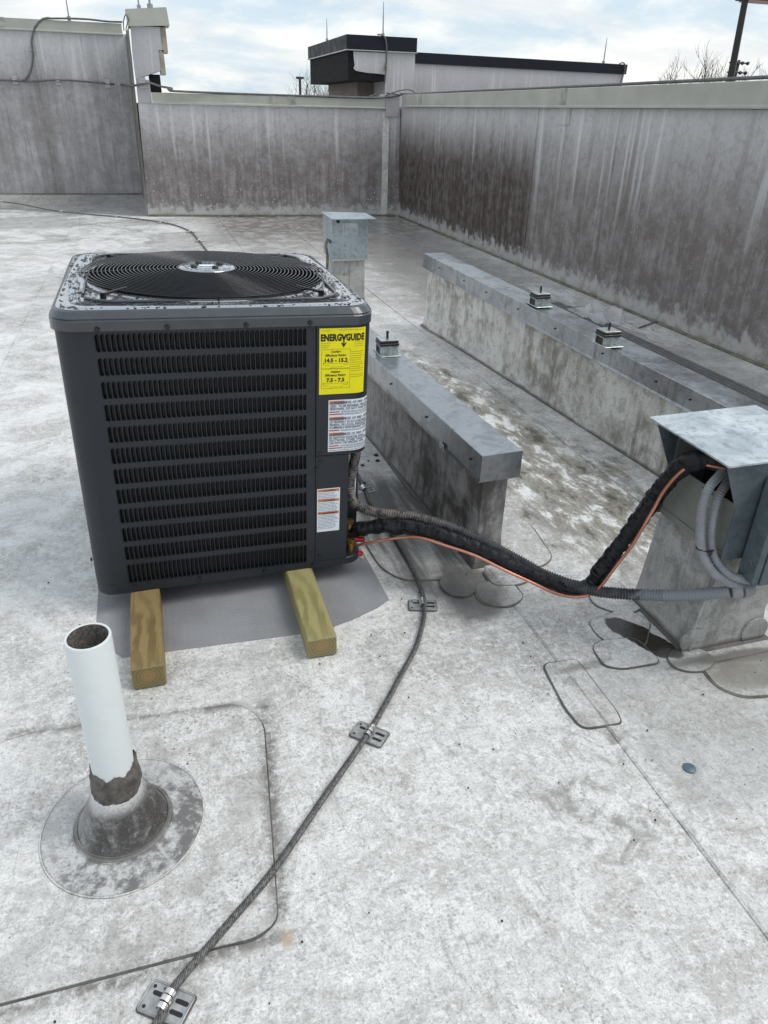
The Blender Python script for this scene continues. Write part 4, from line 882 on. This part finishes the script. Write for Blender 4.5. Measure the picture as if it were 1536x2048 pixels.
def roof_patch(label,pts,r_,h=.0035,m_='patch',bead='bead',bw=.006,z0=.0037,group='membrane patches on the roof'):
    P=rpoly(pts,r_,7); c_=Vector((sum(p[0] for p in P)/len(P),sum(p[1] for p in P)/len(P),0))
    e=empty('roof_patch',(c_.x,c_.y,0)); tag(e,label,'roof patch',group)
    L=[(x-c_.x,y-c_.y) for x,y in P]
    def grow(w_):
        out=[]
        n_=len(L)
        for i in range(n_):
            a=Vector((*L[i-1],0)); b=Vector((*L[(i+1)%n_],0)); t=(b-a); 
            if t.length<1e-6: t=Vector((1,0,0))
            t.normalize(); nn=Vector((t.y,-t.x,0)); nz=1+.8*mnoise.noise(Vector((L[i][0]*14+5,L[i][1]*14,0)))
            out.append((L[i][0]+nn.x*w_*nz,L[i][1]+nn.y*w_*nz))
        return out
    area=sum(L[i-1][0]*L[i][1]-L[i][0]*L[i-1][1] for i in range(len(L))); sgn=1 if area>0 else -1
    q=MB(); q.prism(grow(sgn*bw),z0-.003,z0+.0006); q.build('sealed_edge',M[bead],e,fix=True)
    q=MB(); q.loft([[(x,y,z0) for x,y in L],[(x,y,z0+h*.8) for x,y in L],[(x*.99,y*.99,z0+h) for x,y in L]],False,True); q.build('patch_sheet',M[m_],e,fix=True)
    return e
roof_patch('large speckled membrane patch surrounding the white vent pipe',[(-.66,1.56),(-.50,1.625),(.085,1.588),(.139,1.50),(.082,.925),(.035,.902),(-.05,.905),(-.62,.915)],[.03,.05,.06,.06,.03,.03,.02,.02],.0042,'patch_speck','bead_dark',.0035,.0035)
roof_patch('long slanted membrane patch with round corners, nearest the blue disc',[(1.012,1.503),(1.125,1.497),(1.120,1.26),(1.108,1.221),(.99,1.232),(.985,1.32),(1.0,1.43)],[.025,.015,.03,.012,.03,.03,.03],bw=.0042,bead='bead_dark')
roof_patch('diamond shaped membrane patch left of the steel hood post',[(1.202,1.530),(1.24,1.552),(1.365,1.537),(1.375,1.41),(1.235,1.416),(1.193,1.445)],[.02,.02,.03,.025,.03,.02],z0=.0075,bw=.0042,bead='bead_dark')
roof_patch('pale membrane patch half under the diamond shaped one',[(1.265,1.66),(1.43,1.69),(1.47,1.60),(1.38,1.50),(1.27,1.52),(1.255,1.60)],[.03,.02,.02,.02,.02,.03],bw=.004)
roof_patch('square membrane patch with thick olive edge at the near end of the short curb',[(.975,1.965),(1.112,1.965),(1.118,1.842),(1.06,1.812),(1.0,1.815),(.955,1.87)],.035,z0=.0042,bw=.007)
roof_patch('dark round membrane patch at the corner of the short curb',[(.915+.062*math.cos(2*PI*k/14),1.975+.075*math.sin(2*PI*k/14)) for k in range(14)],.012,z0=.0075,bw=.003)
roof_patch('fan shaped membrane patch at the right foot of the short curb',[(1.04,2.04),(1.20,2.03),(1.19,1.93),(1.12,1.915),(1.04,1.935)],.03,z0=.0074,bw=.004)
roof_patch('large membrane skirt patch along the left foot of the short curb',[(.62,3.4),(.68,2.16),(.73,2.06),(.90,2.02),(.98,2.03),(.97,3.4)],[.02,.05,.05,.03,.02,.02],m_='patch',bw=.005)
roof_patch('long membrane skirt patch right of the short curb',[(1.16,3.6),(1.16,2.05),(1.26,2.0),(1.345,2.05),(1.375,2.3),(1.30,3.6)],[.02,.03,.05,.06,.05,.02],bw=.006)
roof_patch('membrane skirt patch under the right edge of the big hood post',[(1.49,1.36),(1.475,1.27),(1.52,1.215),(1.62,1.195),(1.95,1.20),(1.95,1.36)],[.02,.04,.05,.05,.02,.02],bw=.007)
roof_patch('round membrane patch at the near corner of the big hood post',[(1.475+.075*math.cos(2*PI*k/16),1.405+.055*math.sin(2*PI*k/16)-.01) for k in range(16)],.01,z0=.0076,bw=.003)
roof_patch('membrane patch behind the post, left foot of the big hood',[(1.36,1.84),(1.50,1.86),(1.50,1.68),(1.40,1.65),(1.335,1.74)],.03,z0=.0041,bw=.005)
roof_patch('narrow old membrane patch in front of the far left parapet',[(-.98,12.75),(-.65,12.70),(-.61,11.05),(-.89,11.08)],.03,bw=.003,bead='patch')

# ================================================================ braided floor cable
cpts=[(-.36,.62),(-.245,.71),(-.161,.795),(-.137,.839),(-.027,.934),(.095,1.039),(.246,1.199),(.414,1.378),(.561,1.561),(.666,1.701),(.755,1.886),(.785,2.084),(.792,2.282),(.787,2.466),(.778,2.649),(.79,2.79),(.80,3.3),(.78,4.6),(.72,7.),(.635,9.3),(.60,10.0),(.56,10.7),(.42,11.3),(.215,11.73),(-.12,12.15),(-.459,12.484),(-1.322,13.066),(-2.236,13.744),(-4,14.1)]
def cz(x,y): return .0145+(.15*max(0,(y-12.9))/1.3 if y>12.9 else 0)
cl_=spline([(x,y,cz(x,y)) for x,y in cpts],.008)
near=[p for p in cl_ if p.y<3.4]; farp=[p for p in cl_ if p.y>=3.38][::8]
q=MB(); q.tube(near,.0042,6)
def frames(P):
    out=[]; up=Vector((0,0,1))
    for i,p in enumerate(P):
        t=(P[min(i+1,len(P)-1)]-P[max(i-1,0)]).normalized(); u=(up-t*up.dot(t)).normalized(); out.append((p,u,t.cross(u)))
    return out
FRM=frames(near); NS=9
for k in range(NS):
    sp=[]; L=0
    for i,(p,u,s_) in enumerate(FRM):
        if i: L+=(p-FRM[i-1][0]).length
        a=2*PI*k/NS+L*2*PI/.075; sp.append(p+u*math.sin(a)*.0062+s_*math.cos(a)*.0062)
    q.tube(sp,.00255,5)
q.tube(farp,.009,6)
tag(q.build('braided_cable',M['strand']),'thick braided lightning cable winding across the roof floor','cable')
# clips
def clip():
    e=empty('cable_clip'); q=MB()
    q.prism(rrect(-.048,-.030,.048,.030,.007),0,.0035)
    rim=[(x,y,.0045) for x,y in rrect(-.0465,-.0285,.0465,.0285,.006)]; q.tube(rim+[rim[0]],.0016,5,False)
    q.build('base_plate',M['alu'],e)
    q=MB(); q.prism(rrect(-.0500,-.032,.0500,.032,.008),-.001,.0008); q.build('plate_shadow',M['bead_dark'],e)  # dark sheet under the plate paints the shadow along its rim
    q=MB()
    for x,y,lx in ((-.022,.009,.013),(.028,.010,.014),(-.022+.0,-.012,.0),(.028,-.010,.014)):
        if lx: q.prism(rrect(x-lx,y-.0042,x+lx,y+.0042,.0041),.0036,.0042)
    for x,y in ((-.037,.019),(-.037,-.019),(-.015,.021)): q.prism([(x+.0035*math.cos(2*PI*k/10),y+.0035*math.sin(2*PI*k/10)) for k in range(10)],.0036,.0041)
    q.build('slot',M['rubber'],e)  # black inlays stand in for the shade in slots and holes
    for yy,r_ in ((-.013,.0105),(0,.0118),(.013,.0105)):
        q=MB(); 
        for dy in (-.005,.005): pass
        arc=[(math.cos(a)*r_,yy,.0135+math.sin(a)*r_*.95) for a in [PI*k/10*1.3-.15*PI for k in range(11)]]
        q.loft([[(x,yy-.0052,z) for x,_,z in arc],[(x,yy+.0052,z) for x,_,z in arc],[(x*.86,yy+.0052,.0135+(z-.0135)*.86) for x,_,z in arc],[(x*.86,yy-.0052,.0135+(z-.0135)*.86) for x,_,z in arc],[(x,yy-.0052,z) for x,_,z in arc]],closed=False,smooth=False)
        q.build('clamp_band',M['alu_bright'],e)
    return e
proto=clip()
spec=[((.411,1.373),-.76,'aluminium cable clip on the braided cable, middle one in the open floor'),((-.148,.824),-.62,'aluminium cable clip on the braided cable at the bottom edge of the picture'),((.752,1.893),-.30,'aluminium cable clip on the braided cable nearest the short curb end'),((.786,2.78),0.02,'aluminium cable clip in the gap between heat pump and short curb')]
for i,(c_,a,lab) in enumerate(spec):
    o=proto if i==0 else copy_tree(proto)
    o.location=(c_[0],c_[1],.0042); o.rotation_euler=(0,0,a); tag(o,lab,'cable clip','clips holding the floor cable')
FAR=[(( -2.2,13.72),'leftmost'),((-1.25,13.02),'second from left'),((-.42,12.46),'third from left'),((.2,11.75),'fourth from left'),((.55,10.75),'fifth from left'),((.61,9.95),'rightmost')]
for (x,y),nm in FAR:
    q=MB(); q.bbox((-.06,-.02,0),(.06,.02,.012),.003); q.cyl((-.02,0,.02),(.02,0,.02),.014,8); o=q.build('cable_clip',M['alu']); o.location=(x,y,cz(x,y)-.008); o.rotation_euler=(0,0,.3)
    tag(o,'small far cable clip behind the heat pump, %s in its row'%nm,'cable clip','clips on the far end of the floor cable')

# ================================================================ refrigerant lines and conduits
def Pp(l): return [at(x,y,Y=Y) for x,y,Y in l]
blk=Pp([(690,1066,2.21),(730,1056,2.17),(770,1053,2.13),(816,1055,2.08),(874,1067,2.0),(933,1089,1.93),(991,1115,1.86),(1050,1144,1.80),(1101,1165,1.755),(1148,1178,1.72),(1182,1171,1.70),(1199,1146,1.69),(1223,1111,1.68),(1255,1069,1.665),(1284,1030,1.65),(1315,985,1.63),(1342,953,1.60),(1368,930,1.56),(1400,920,1.52),(1450,925,1.48)])
sp=spline(blk,.004)
def crease(L,a):
    w_=mnoise.noise(Vector((L*34,math.cos(a)*.9,math.sin(a)*.9)))+.6*mnoise.noise(Vector((L*95,math.cos(a)*1.6,math.sin(a)*1.6)))
    lump=.06*math.sin(L*14)+.05*math.sin(L*31+1)
    pinch=-.10*math.exp(-((L%.31-.16)/.012)**2)
    return .0262*(1+.26*w_+lump+pinch)
q=MB(); q.tube(sp,.0255,22,True,rf=crease); ins=q.build('insulated_line',M['foam']); tag(ins,'thick black wrapped insulated pipe running from the heat pump into the hood','pipe')
cop=Pp([(690,1096,2.185),(757,1082,2.10),(808,1075,2.05),(843,1076,2.01),(894,1092,1.94),(952,1112,1.87),(1011,1141,1.80),(1070,1168,1.745),(1109,1186,1.71),(1148,1194,1.685),(1180,1189,1.665),(1202,1172,1.645),(1230,1135,1.625),(1265,1089,1.605),(1307,1019,1.585),(1326,985,1.57),(1355,950,1.55),(1381,932,1.53),(1408,929,1.50),(1450,938,1.46)])
q=MB(); q.tube(spline(cop,.01),.0052,10); o=q.build('copper_line',M['copper']); tag(o,'thin bare copper tube strapped beside the black insulated pipe','pipe')
for (i0,c_) in ((.30,0),(.62,0),(.82,0)):
    q=MB(); j=int(len(sp)*i0); p_=sp[j]; t=(sp[j+2]-sp[j-2]).normalized(); u=Vector((0,0,1)); u=(u-t*u.dot(t)).normalized(); s_=t.cross(u)
    ring=[p_+u*math.sin(a)*.0285+s_*math.cos(a)*.0285 for a in [2*PI*k/24 for k in range(25)]]
    q.tube(ring,.0022,5,False); q.build('cable_tie',M['rubber'],ins)
con=[at(713,885,Y=2.19),at(712,905,Y=2.19),at(706,935,Y=2.19),at(699,968,Y=2.19),at(702,998,Y=2.195)]+Pp([(720,1014,2.19),(757,1026,2.17),(816,1032,2.12),(874,1046,2.05),(933,1068,1.975),(991,1096,1.90),(1050,1128,1.835),(1089,1149,1.79),(1140,1168,1.725),(1187,1181,1.665),(1240,1187,1.60),(1330,1191,1.50),(1400,1189,1.42),(1462,1183,1.355)])
sc_=spline(con,.0013)
tot=sum((sc_[i]-sc_[i-1]).length for i in range(1,len(sc_)))
def corr(L,a):
    base=.0175
    if L<.16 or L>tot-.20: return base+.0007*math.sin(L*2*PI/.0092)
    return base+.0024*math.sin(L*2*PI/.0092)
q=MB(); q.tube(sc_,.0175,14,True,rf=corr); cr=q.build('corrugated_conduit',M['corr']); tag(cr,'ribbed black conduit curving from under the control cover to the disconnect box','conduit')
e1=at(1462,1183,Y=1.355); e2=at(1482,1181,Y=1.345); e3=at(1500,1176,Y=1.345)
q=MB(); q.cyl(e1,e2,.0215,16); q.cyl(e2,e3,.0235,16); q.build('connector',M['conduit'],cr)
th=Pp([(712,900,2.30),(714,960,2.29),(716,1000,2.28),(730,1015,2.26),(760,1025,2.22),(800,1030,2.17),(860,1040,2.09),(900,1052,2.04)])
q=MB(); q.tube(spline(th,.01),.0028,6); tag(q.build('control_wire',simple('brown control wire',(.10,.035,.03),.5)),'thin brown control wire hanging behind the ribbed conduit','wire')
def loopc(l,label):
    s_=spline(Pp(l),.0016)
    def rf(L,a): return .0128+.0009*math.sin(L*2*PI/.0075)
    q=MB(); q.tube(s_,.0158,12,True,rf=rf); o=q.build('flexible_conduit',M['conduit']); tag(o,label,'conduit','grey flexible conduits looping out of the hood'); return o
c1=loopc([(1462,925,1.50),(1440,950,1.455),(1418,976,1.435),(1405,1013,1.425),(1401,1050,1.42),(1401,1082,1.41),(1407,1112,1.395),(1423,1141,1.375),(1448,1161,1.36),(1480,1172,1.350),(1500,1174,1.34)],'left one of two grey flexible conduits looping out of the hood')
c2=loopc([(1475,940,1.50),(1453,968,1.455),(1435,998,1.435),(1425,1036,1.425),(1421,1074,1.415),(1424,1104,1.40),(1438,1131,1.38),(1460,1150,1.36),(1490,1160,1.345),(1515,1163,1.34)],'right one of two grey flexible conduits looping out of the hood')
q=MB(); c_=at(1411,1095,Y=1.405); ring=[]
for k in range(25):
    a=2*PI*k/24; ring.append(c_+Vector((math.cos(a)*.029,math.sin(a)*.0165,-.004*math.cos(a)-.003)))
q.tube(ring,.0026,6,False); q.cyl(c_+Vector((.0,-.020,-.006)),c_+Vector((.004,-.026,-.008)),.005,6); q.build('cable_tie',M['rubber'],c1)

# ================================================================ vibration mounts on the curbs
def mount():
    e=empty('vibration_mount'); q=MB(); q.bbox((-.052,-.072,0),(.052,.072,.005),.0015); q.build('base_plate',M['plate_zinc'],e)
    for y in (-1,1):
        q=MB(); y0,y1=sorted((y*.034,y*.0375)); q.box((-.046,y0,.0055),(.046,y1,.040)); q.build('bracket_leg',M['plate_zinc'],e)
    q=MB(); q.box((-.046,-.0375,.0402),(.046,.0375,.044)); q.build('bracket_top',M['plate_zinc'],e)
    q=MB(); q.box((-.040,-.0335,.006),(.040,.0335,.040)); q.build('opening_shade',M['rubber'],e)  # black block stands in for the shade in the bracket's open side
    q=MB(); q.bbox((-.048,-.045,.0443),(.048,.045,.058),.003); q.bbox((-.046,-.043,.0585),(.046,.043,.070),.003); q.build('rubber_pad',M['rubber'],e)
    q=MB(); q.bbox((-.045,-.042,.0702),(.045,.042,.0735),.001); q.build('top_plate',M['plate_zinc'],e)
    q=MB(); q.cyl((0,0,.0735),(0,0,.108),.006,10); q.build('bolt',M['pole'],e)
    return e
pm=mount()
ms=[(at(774,706,Z=.472),.04,'black and zinc vibration mount on the short curb beside the heat pump',1.0),
    (at(1078,610,Z=.522),.05,'black and zinc vibration mount on the long curb, farther from the steel hood',1.0),
    (at(1213,688,Z=.501),.05,'black and zinc vibration mount on the long curb, nearer the steel hood',1.0)]
for i,(p_,a,lab,sc__) in enumerate(ms):
    o=pm if i==0 else copy_tree(pm)
    o.location=p_; o.rotation_euler=(0,0,a-.06); o.scale=(sc__,)*3; tag(o,lab,'vibration mount','vibration mounts on the roof curbs')

# ================================================================ wires on the walls
def wire(pts,label,r_=.015,name='lightning_wire',step=.06):
    q=MB(); q.tube(spline(pts,step),r_,6); o=q.build(name,M['wire']); tag(o,label,'wire','lightning wires fixed on the parapets'); return o
def wclip(p_,label,axis='Y',s_=.05):
    q=MB()
    if axis=='Y': q.bbox((-s_*.7,-.004,-s_),(s_*.7,.002,s_),.002); q.cyl((-.03,-.016,0),(.03,-.016,0),.018,8)
    else: q.bbox((-.004,-s_*.7,-s_),(.002,s_*.7,s_),.002)
    o=q.build('wire_clip',M['alu']); o.location=p_; tag(o,label,'wire clip','clips holding wires on the parapets')
W1=[at(x,y,Y=14.27) for x,y in ((-60,158),(0,160),(30,161),(62,163),(110,160),(160,162),(215,167),(246,170))]+[at(262,172,Y=13.3),at(275,170,Y=12.48),at(300,166,Y=12.47),at(318,172,Y=12.46),at(345,177,Y=12.45)]
w1=wire(W1,'grey wire running level across the tall left parapet and the pier')
wire([at(x,y,Y=14.26) for x,y in ((30,161),(50,160),(62,140),(66,110),(63,85),(70,55),(85,38),(100,36))],'grey wire arching up from the level wire to the left coping')
wire([at(x,y,Y=14.25) for x,y in ((90,37),(140,37),(180,39),(215,43),(245,44))],'grey wire lying on top of the tall left coping')
wire([at(x,y,Y=12.44) for x,y in ((248,62),(247,42),(252,28),(257,40),(252,58),(258,90),(263,115),(262,150),(264,168))],'thin wire looped down the edge between tall parapet and pier',.008)
b0=[(.55,12.40,1.70),(1.2,12.40,1.69),(2.0,12.33,1.685),(2.8,12.24,1.685),(3.5,12.17,1.685),(3.75,12.14,1.70),(3.95,12.12,1.73)]
wire([at(345,177,Y=12.45)]+[Vector(p) for p in b0],'grey wire lying along the back coping')
wire([(3.95,12.10,1.75),(4.02,11.8,1.745),(4.0,10,1.75),(4.01,8,1.748),(3.99,6,1.75),(4.01,4.5,1.755),(4.0,3,1.75),(4.0,0,1.75)],'grey wire lying along the long right coping',.013)
wire([at(x,y,Y=17.9) for x,y in ((755,69),(768,72),(773,90),(773,120),(771,150),(768,170),(755,186),(738,193))],'wire hanging down the front of the far building corner',.016)
wire([at(x,y,Y=12.08) for x,y in ((770,192),(790,184),(812,179),(826,182),(829,190),(815,192),(790,188),(772,186))],'coil of wire at the corner where two copings meet',.010)
wire([at(x,y,Y=18.2) for x,y in ((1237,129),(1245,125),(1250,130),(1249,145),(1243,158),(1240,172))],'wire hanging at the right end of the far building',.016)
for i,(x,y,l) in enumerate(((30,160,'leftmost'),(64,101,'on the rising arch'),(116,162,'second on the level part'),(215,167,'third on the level part'))):
    wclip(at(x,y,Y=14.29),'small metal clip on the tall parapet wire, %s'%l,s_=.06)
wclip(at(285,166,Y=12.49),'small metal wire clip on the pale pier',s_=.07)
wclip(at(772,133,Y=17.95),'metal wire clip on the far building corner',s_=.07)
def rod(px,py,Y,h,label,r_=.012):
    p_=at(px,py,Y=Y); q=MB(); q.tube([(0,0,-.03),(0,0,h*.5),(0,0,h)],[r_,r_*.8,r_*.4],6); q.cyl((0,0,-.04),(0,0,.03),r_*2.2,8)
    o=q.build('lightning_rod',M['rod']); o.location=p_; tag(o,label,'lightning rod','lightning rods on the parapets and roofs')
rod(138,37,14.4,.5,'thin lightning rod standing on the tall left coping')
rod(278,15,12.7,.5,'thin lightning rod on the pier cap, left of the pair')
rod(300,13,12.7,.5,'thicker lightning rod on the pier cap, right of the pair',.018)
rod(654,80,19.9,.42,'lightning rod on the left of the far building overhang',.014)
rod(766,70,18.1,.6,'lightning rod on the far building overhang above the hanging wire',.016)
rod(1207,125,18.6,.52,'lightning rod on the right wing of the far building',.016)

# ================================================================ small things
def pellet(p_,r_,label):
    q=MB(); q.lathe([(.001,-.4),(.8,-.3),(1,.1),(.7,.5),(.001,.65)],n=9); q.v=[(x*r_*(1+.15*mnoise.noise(Vector((x*2,y*2,z+p_[0])))),y*r_,z*r_) for x,y,z in q.v]
    o=q.build('debris_pellet',M['pellet']); o.location=(p_[0],p_[1],.004+.35*r_); tag(o,label,'debris','black debris pellets left of the short curb')
for (px,py,r_,l) in ((752,910,.013,'topmost'),(755,921,.012,'second from top'),(737,921,.007,'small one at left'),(725,930,.010,'leftmost'),(728,965,.009,'lowest')):
    z=at(px,py,Z=0.01); pellet(z,r_,'black debris pellet between heat pump and curb, %s'%l)
q=MB(); random.seed(11)
for k in range(120):
    x=random.uniform(-.6,1.9); y=random.uniform(.75,2.4); r_=random.uniform(.0012,.0032)
    if -.32<x<.65 and y>1.8: continue
    q.lathe([(.0003,.0),(r_,.0),(r_*.8,r_),(.0003,r_*1.2)],(x,y,.006),6)
tag(q.build('grit',M['pellet']),kind='stuff')
d_=at(1379,1536,Z=.006); q=MB(); q.lathe([(.0165,0),(.0165,.003),(.0155,.004),(.0005,.004)],n=28); o=q.build('metal_disc',M['disc']); o.location=(d_.x,d_.y,.004); tag(o,'small flat blue grey disc lying on the roof at lower right','disc')
# crumpled film
def film(cx,cy,lx,ly,h,seed,label,rot):
    q=MB(); n_=26; m_=16; vs=[]
    for i in range(n_):
        for j in range(m_):
            u=i/(n_-1)-.5; v=j/(m_-1)-.5
            z=h*max(0,mnoise.noise(Vector((u*5+seed,v*5,0)))+.35)*(1-abs(2*u)**3)*(1-abs(2*v)**3)+.3*h*abs(mnoise.noise(Vector((u*16,v*16,seed))))
            vs.append((u*lx+.04*mnoise.noise(Vector((v*6,u*6,seed))),v*ly+.05*mnoise.noise(Vector((u*5,v*7,seed+3))),z+.004))
    q.add(vs,[(i*m_+j,(i+1)*m_+j,(i+1)*m_+j+1,i*m_+j+1) for i in range(n_-1) for j in range(m_-1)],True)
    o=q.build('plastic_sheeting',M['film']); o.location=(cx,cy,.004); o.rotation_euler=(0,0,rot); tag(o,label,'plastic sheeting','crumpled clear plastic by the right parapet')
film(3.66,6.25,.30,1.0,.06,2.3,'crumpled clear plastic sheeting by the right parapet, the farther piece',.03)
film(3.62,5.40,.34,.55,.13,7.1,'tallest crumpled clear plastic bundle by the right parapet',.0)
film(3.72,4.85,.22,.8,.035,4.7,'flat scrap of clear plastic by the right parapet, nearest piece',.05)
q=MB(); q.tube([(3.70,4.95,.02),(3.78,4.85,.09)],.008,5); tag(q.build('twig',M['bark']),'short dark stick on the plastic scrap by the right parapet','stick')
# dark walkway pads behind the long curb
for x,y0,y1,l in ((3.385,.5,5.95,'long dark ribbed walkway strip between the long curb and right parapet'),):
    q=MB(); q.box((x,y0,.0045),(x+.175,y1,.0085)); o=q.build('walkway_strip',simple('dark walkway strip',(.15,.145,.15),.5,var=.2,scale=6)); tag(o,l,'mat')
    for k in range(4):
        q=MB(); q.box((x+.015+.04*k,y0+.01,.0085),(x+.022+.04*k,y1-.01,.0105)); q.build('rib',M['bead_dark'],o)
# leaves of silt flakes between the curbs
# ================================================================ distant things
lp=empty('street_lamp',(10.68,13,-6)); tag(lp,'tall dark street lamp pole with flat lamp head beyond the right parapet','street lamp')
q=MB(); q.tube([(10.72,13,-6),(10.655,13,2.1),(10.60,13,3.40)],[.12,.080,.070],4,smooth=False); B(q.build('pole',M['pole']),lp)
q=MB(); q.box((10.55,12.9,3.375),(11.35,13.2,3.52)); hdl=B(q.build('lamp_head',M['pole']),lp)
q=MB(); q.box((10.62,12.92,3.355),(11.33,13.18,3.374)); B(q.build('lamp_lens',M['lens']),lp)
lp2=empty('street_lamp',(11.85,60,-6)); tag(lp2,'tiny distant street lamp left of the black overhang','street lamp')
q=MB(); q.cyl((11.87,60,-6),(11.87,60,3.5),.10,6); B(q.build('pole',M['far_pole']),lp2)
q=MB(); q.box((11.6,59.9,3.45),(12.15,60.1,3.6)); B(q.build('lamp_head',M['far_pole']),lp2)
fl=empty('floodlight_mast',(49.3,60,-6)); tag(fl,'distant sports floodlight mast with two rows of lamps beside the street lamp','floodlight')
q=MB(); q.cyl((49.0,60,-6),(49.65,60,6.0),.12,6)
for z in (5.1,5.8): q.box((48.7,59.95,z-.05),(50.6,60.05,z+.05))
B(q.build('mast',M['far_pole']),fl)
for z in (5.1,5.8):
    for k in range(4):
        q=MB(); q.lathe([(.04,-.15),(.15,-.08),(.14,.08),(.04,.12)],(48.85+.55*k,59.9,z),8); B(q.build('floodlight',M['far_pole']),fl)
def bare_tree(x,y,h,spread,seed,label,base=-6.,thick=.16):
    rnd=random.Random(seed); e=empty('bare_tree',(x,y,base)); tag(e,label,'tree','bare winter trees beyond the roofs')
    t=MB(); t.tube([(0,0,0),(.1,0,(h-base)*.35),(0,0,(h-base)*.55)],[thick*1.4,thick,thick*.8],6); t.build('trunk',M['bark'],e)
    b=MB()
    def br(p_,d,l,r_,lev):
        n_=4; P=[p_]; dd=d.copy()
        for i in range(n_):
            dd=(dd+Vector((rnd.uniform(-.22,.22),rnd.uniform(-.22,.22),rnd.uniform(-.02,.16)))).normalized(); P.append(P[-1]+dd*l/n_)
        b.tube(P,[r_*(1-.6*i/n_) for i in range(n_+1)],3 if lev>1 else 4,False)
        if lev<4:
            for k in range(4):
                j=rnd.randint(1,n_); ax=Vector((rnd.uniform(-1,1),rnd.uniform(-.6,.6),rnd.uniform(.0,.9))).normalized()
                br(P[j],(dd*.9+ax*.95).normalized(),l*rnd.uniform(.5,.72),r_*.52,lev+1)
    tp=Vector((0,0,(h-base)*.55))
    for k in range(11):
        a=k*2*PI/11+rnd.random(); br(Vector((0,0,(h-base)*rnd.uniform(.36,.55))),Vector((math.cos(a)*spread,math.sin(a)*spread,1)).normalized(),(h-base)*.34,thick*.6,1)
    b.build('crown',M['bark'],e)
bare_tree(47.0,60,4.9,.7,3,'bare winter tree beyond the right parapet, left of the lamp pole')
bare_tree(51.3,62,4.9,.7,5,'bare winter tree beyond the right parapet, right of the lamp pole')
bare_tree(48.9,66,4.8,.9,9,'low bare winter tree behind the lamp pole')
bare_tree(13.6,58,2.6,.9,12,'bare winter tree under the black overhang, left one',thick=.12)
bare_tree(14.8,60,2.9,.9,15,'bare winter tree under the black overhang, right one',thick=.12)
bare_tree(38.0,70,3.6,.9,21,'faint low bare tree just right of the far building',thick=.10)

bpy.data.objects.remove(cc)
bpy.context.view_layer.update()
for o in list(bpy.data.objects):
    if o.type=='MESH' and o.name.split('.')[0] in ('fine_print','slot','rib','red_bar','lettering'): o['kind']='stuff'
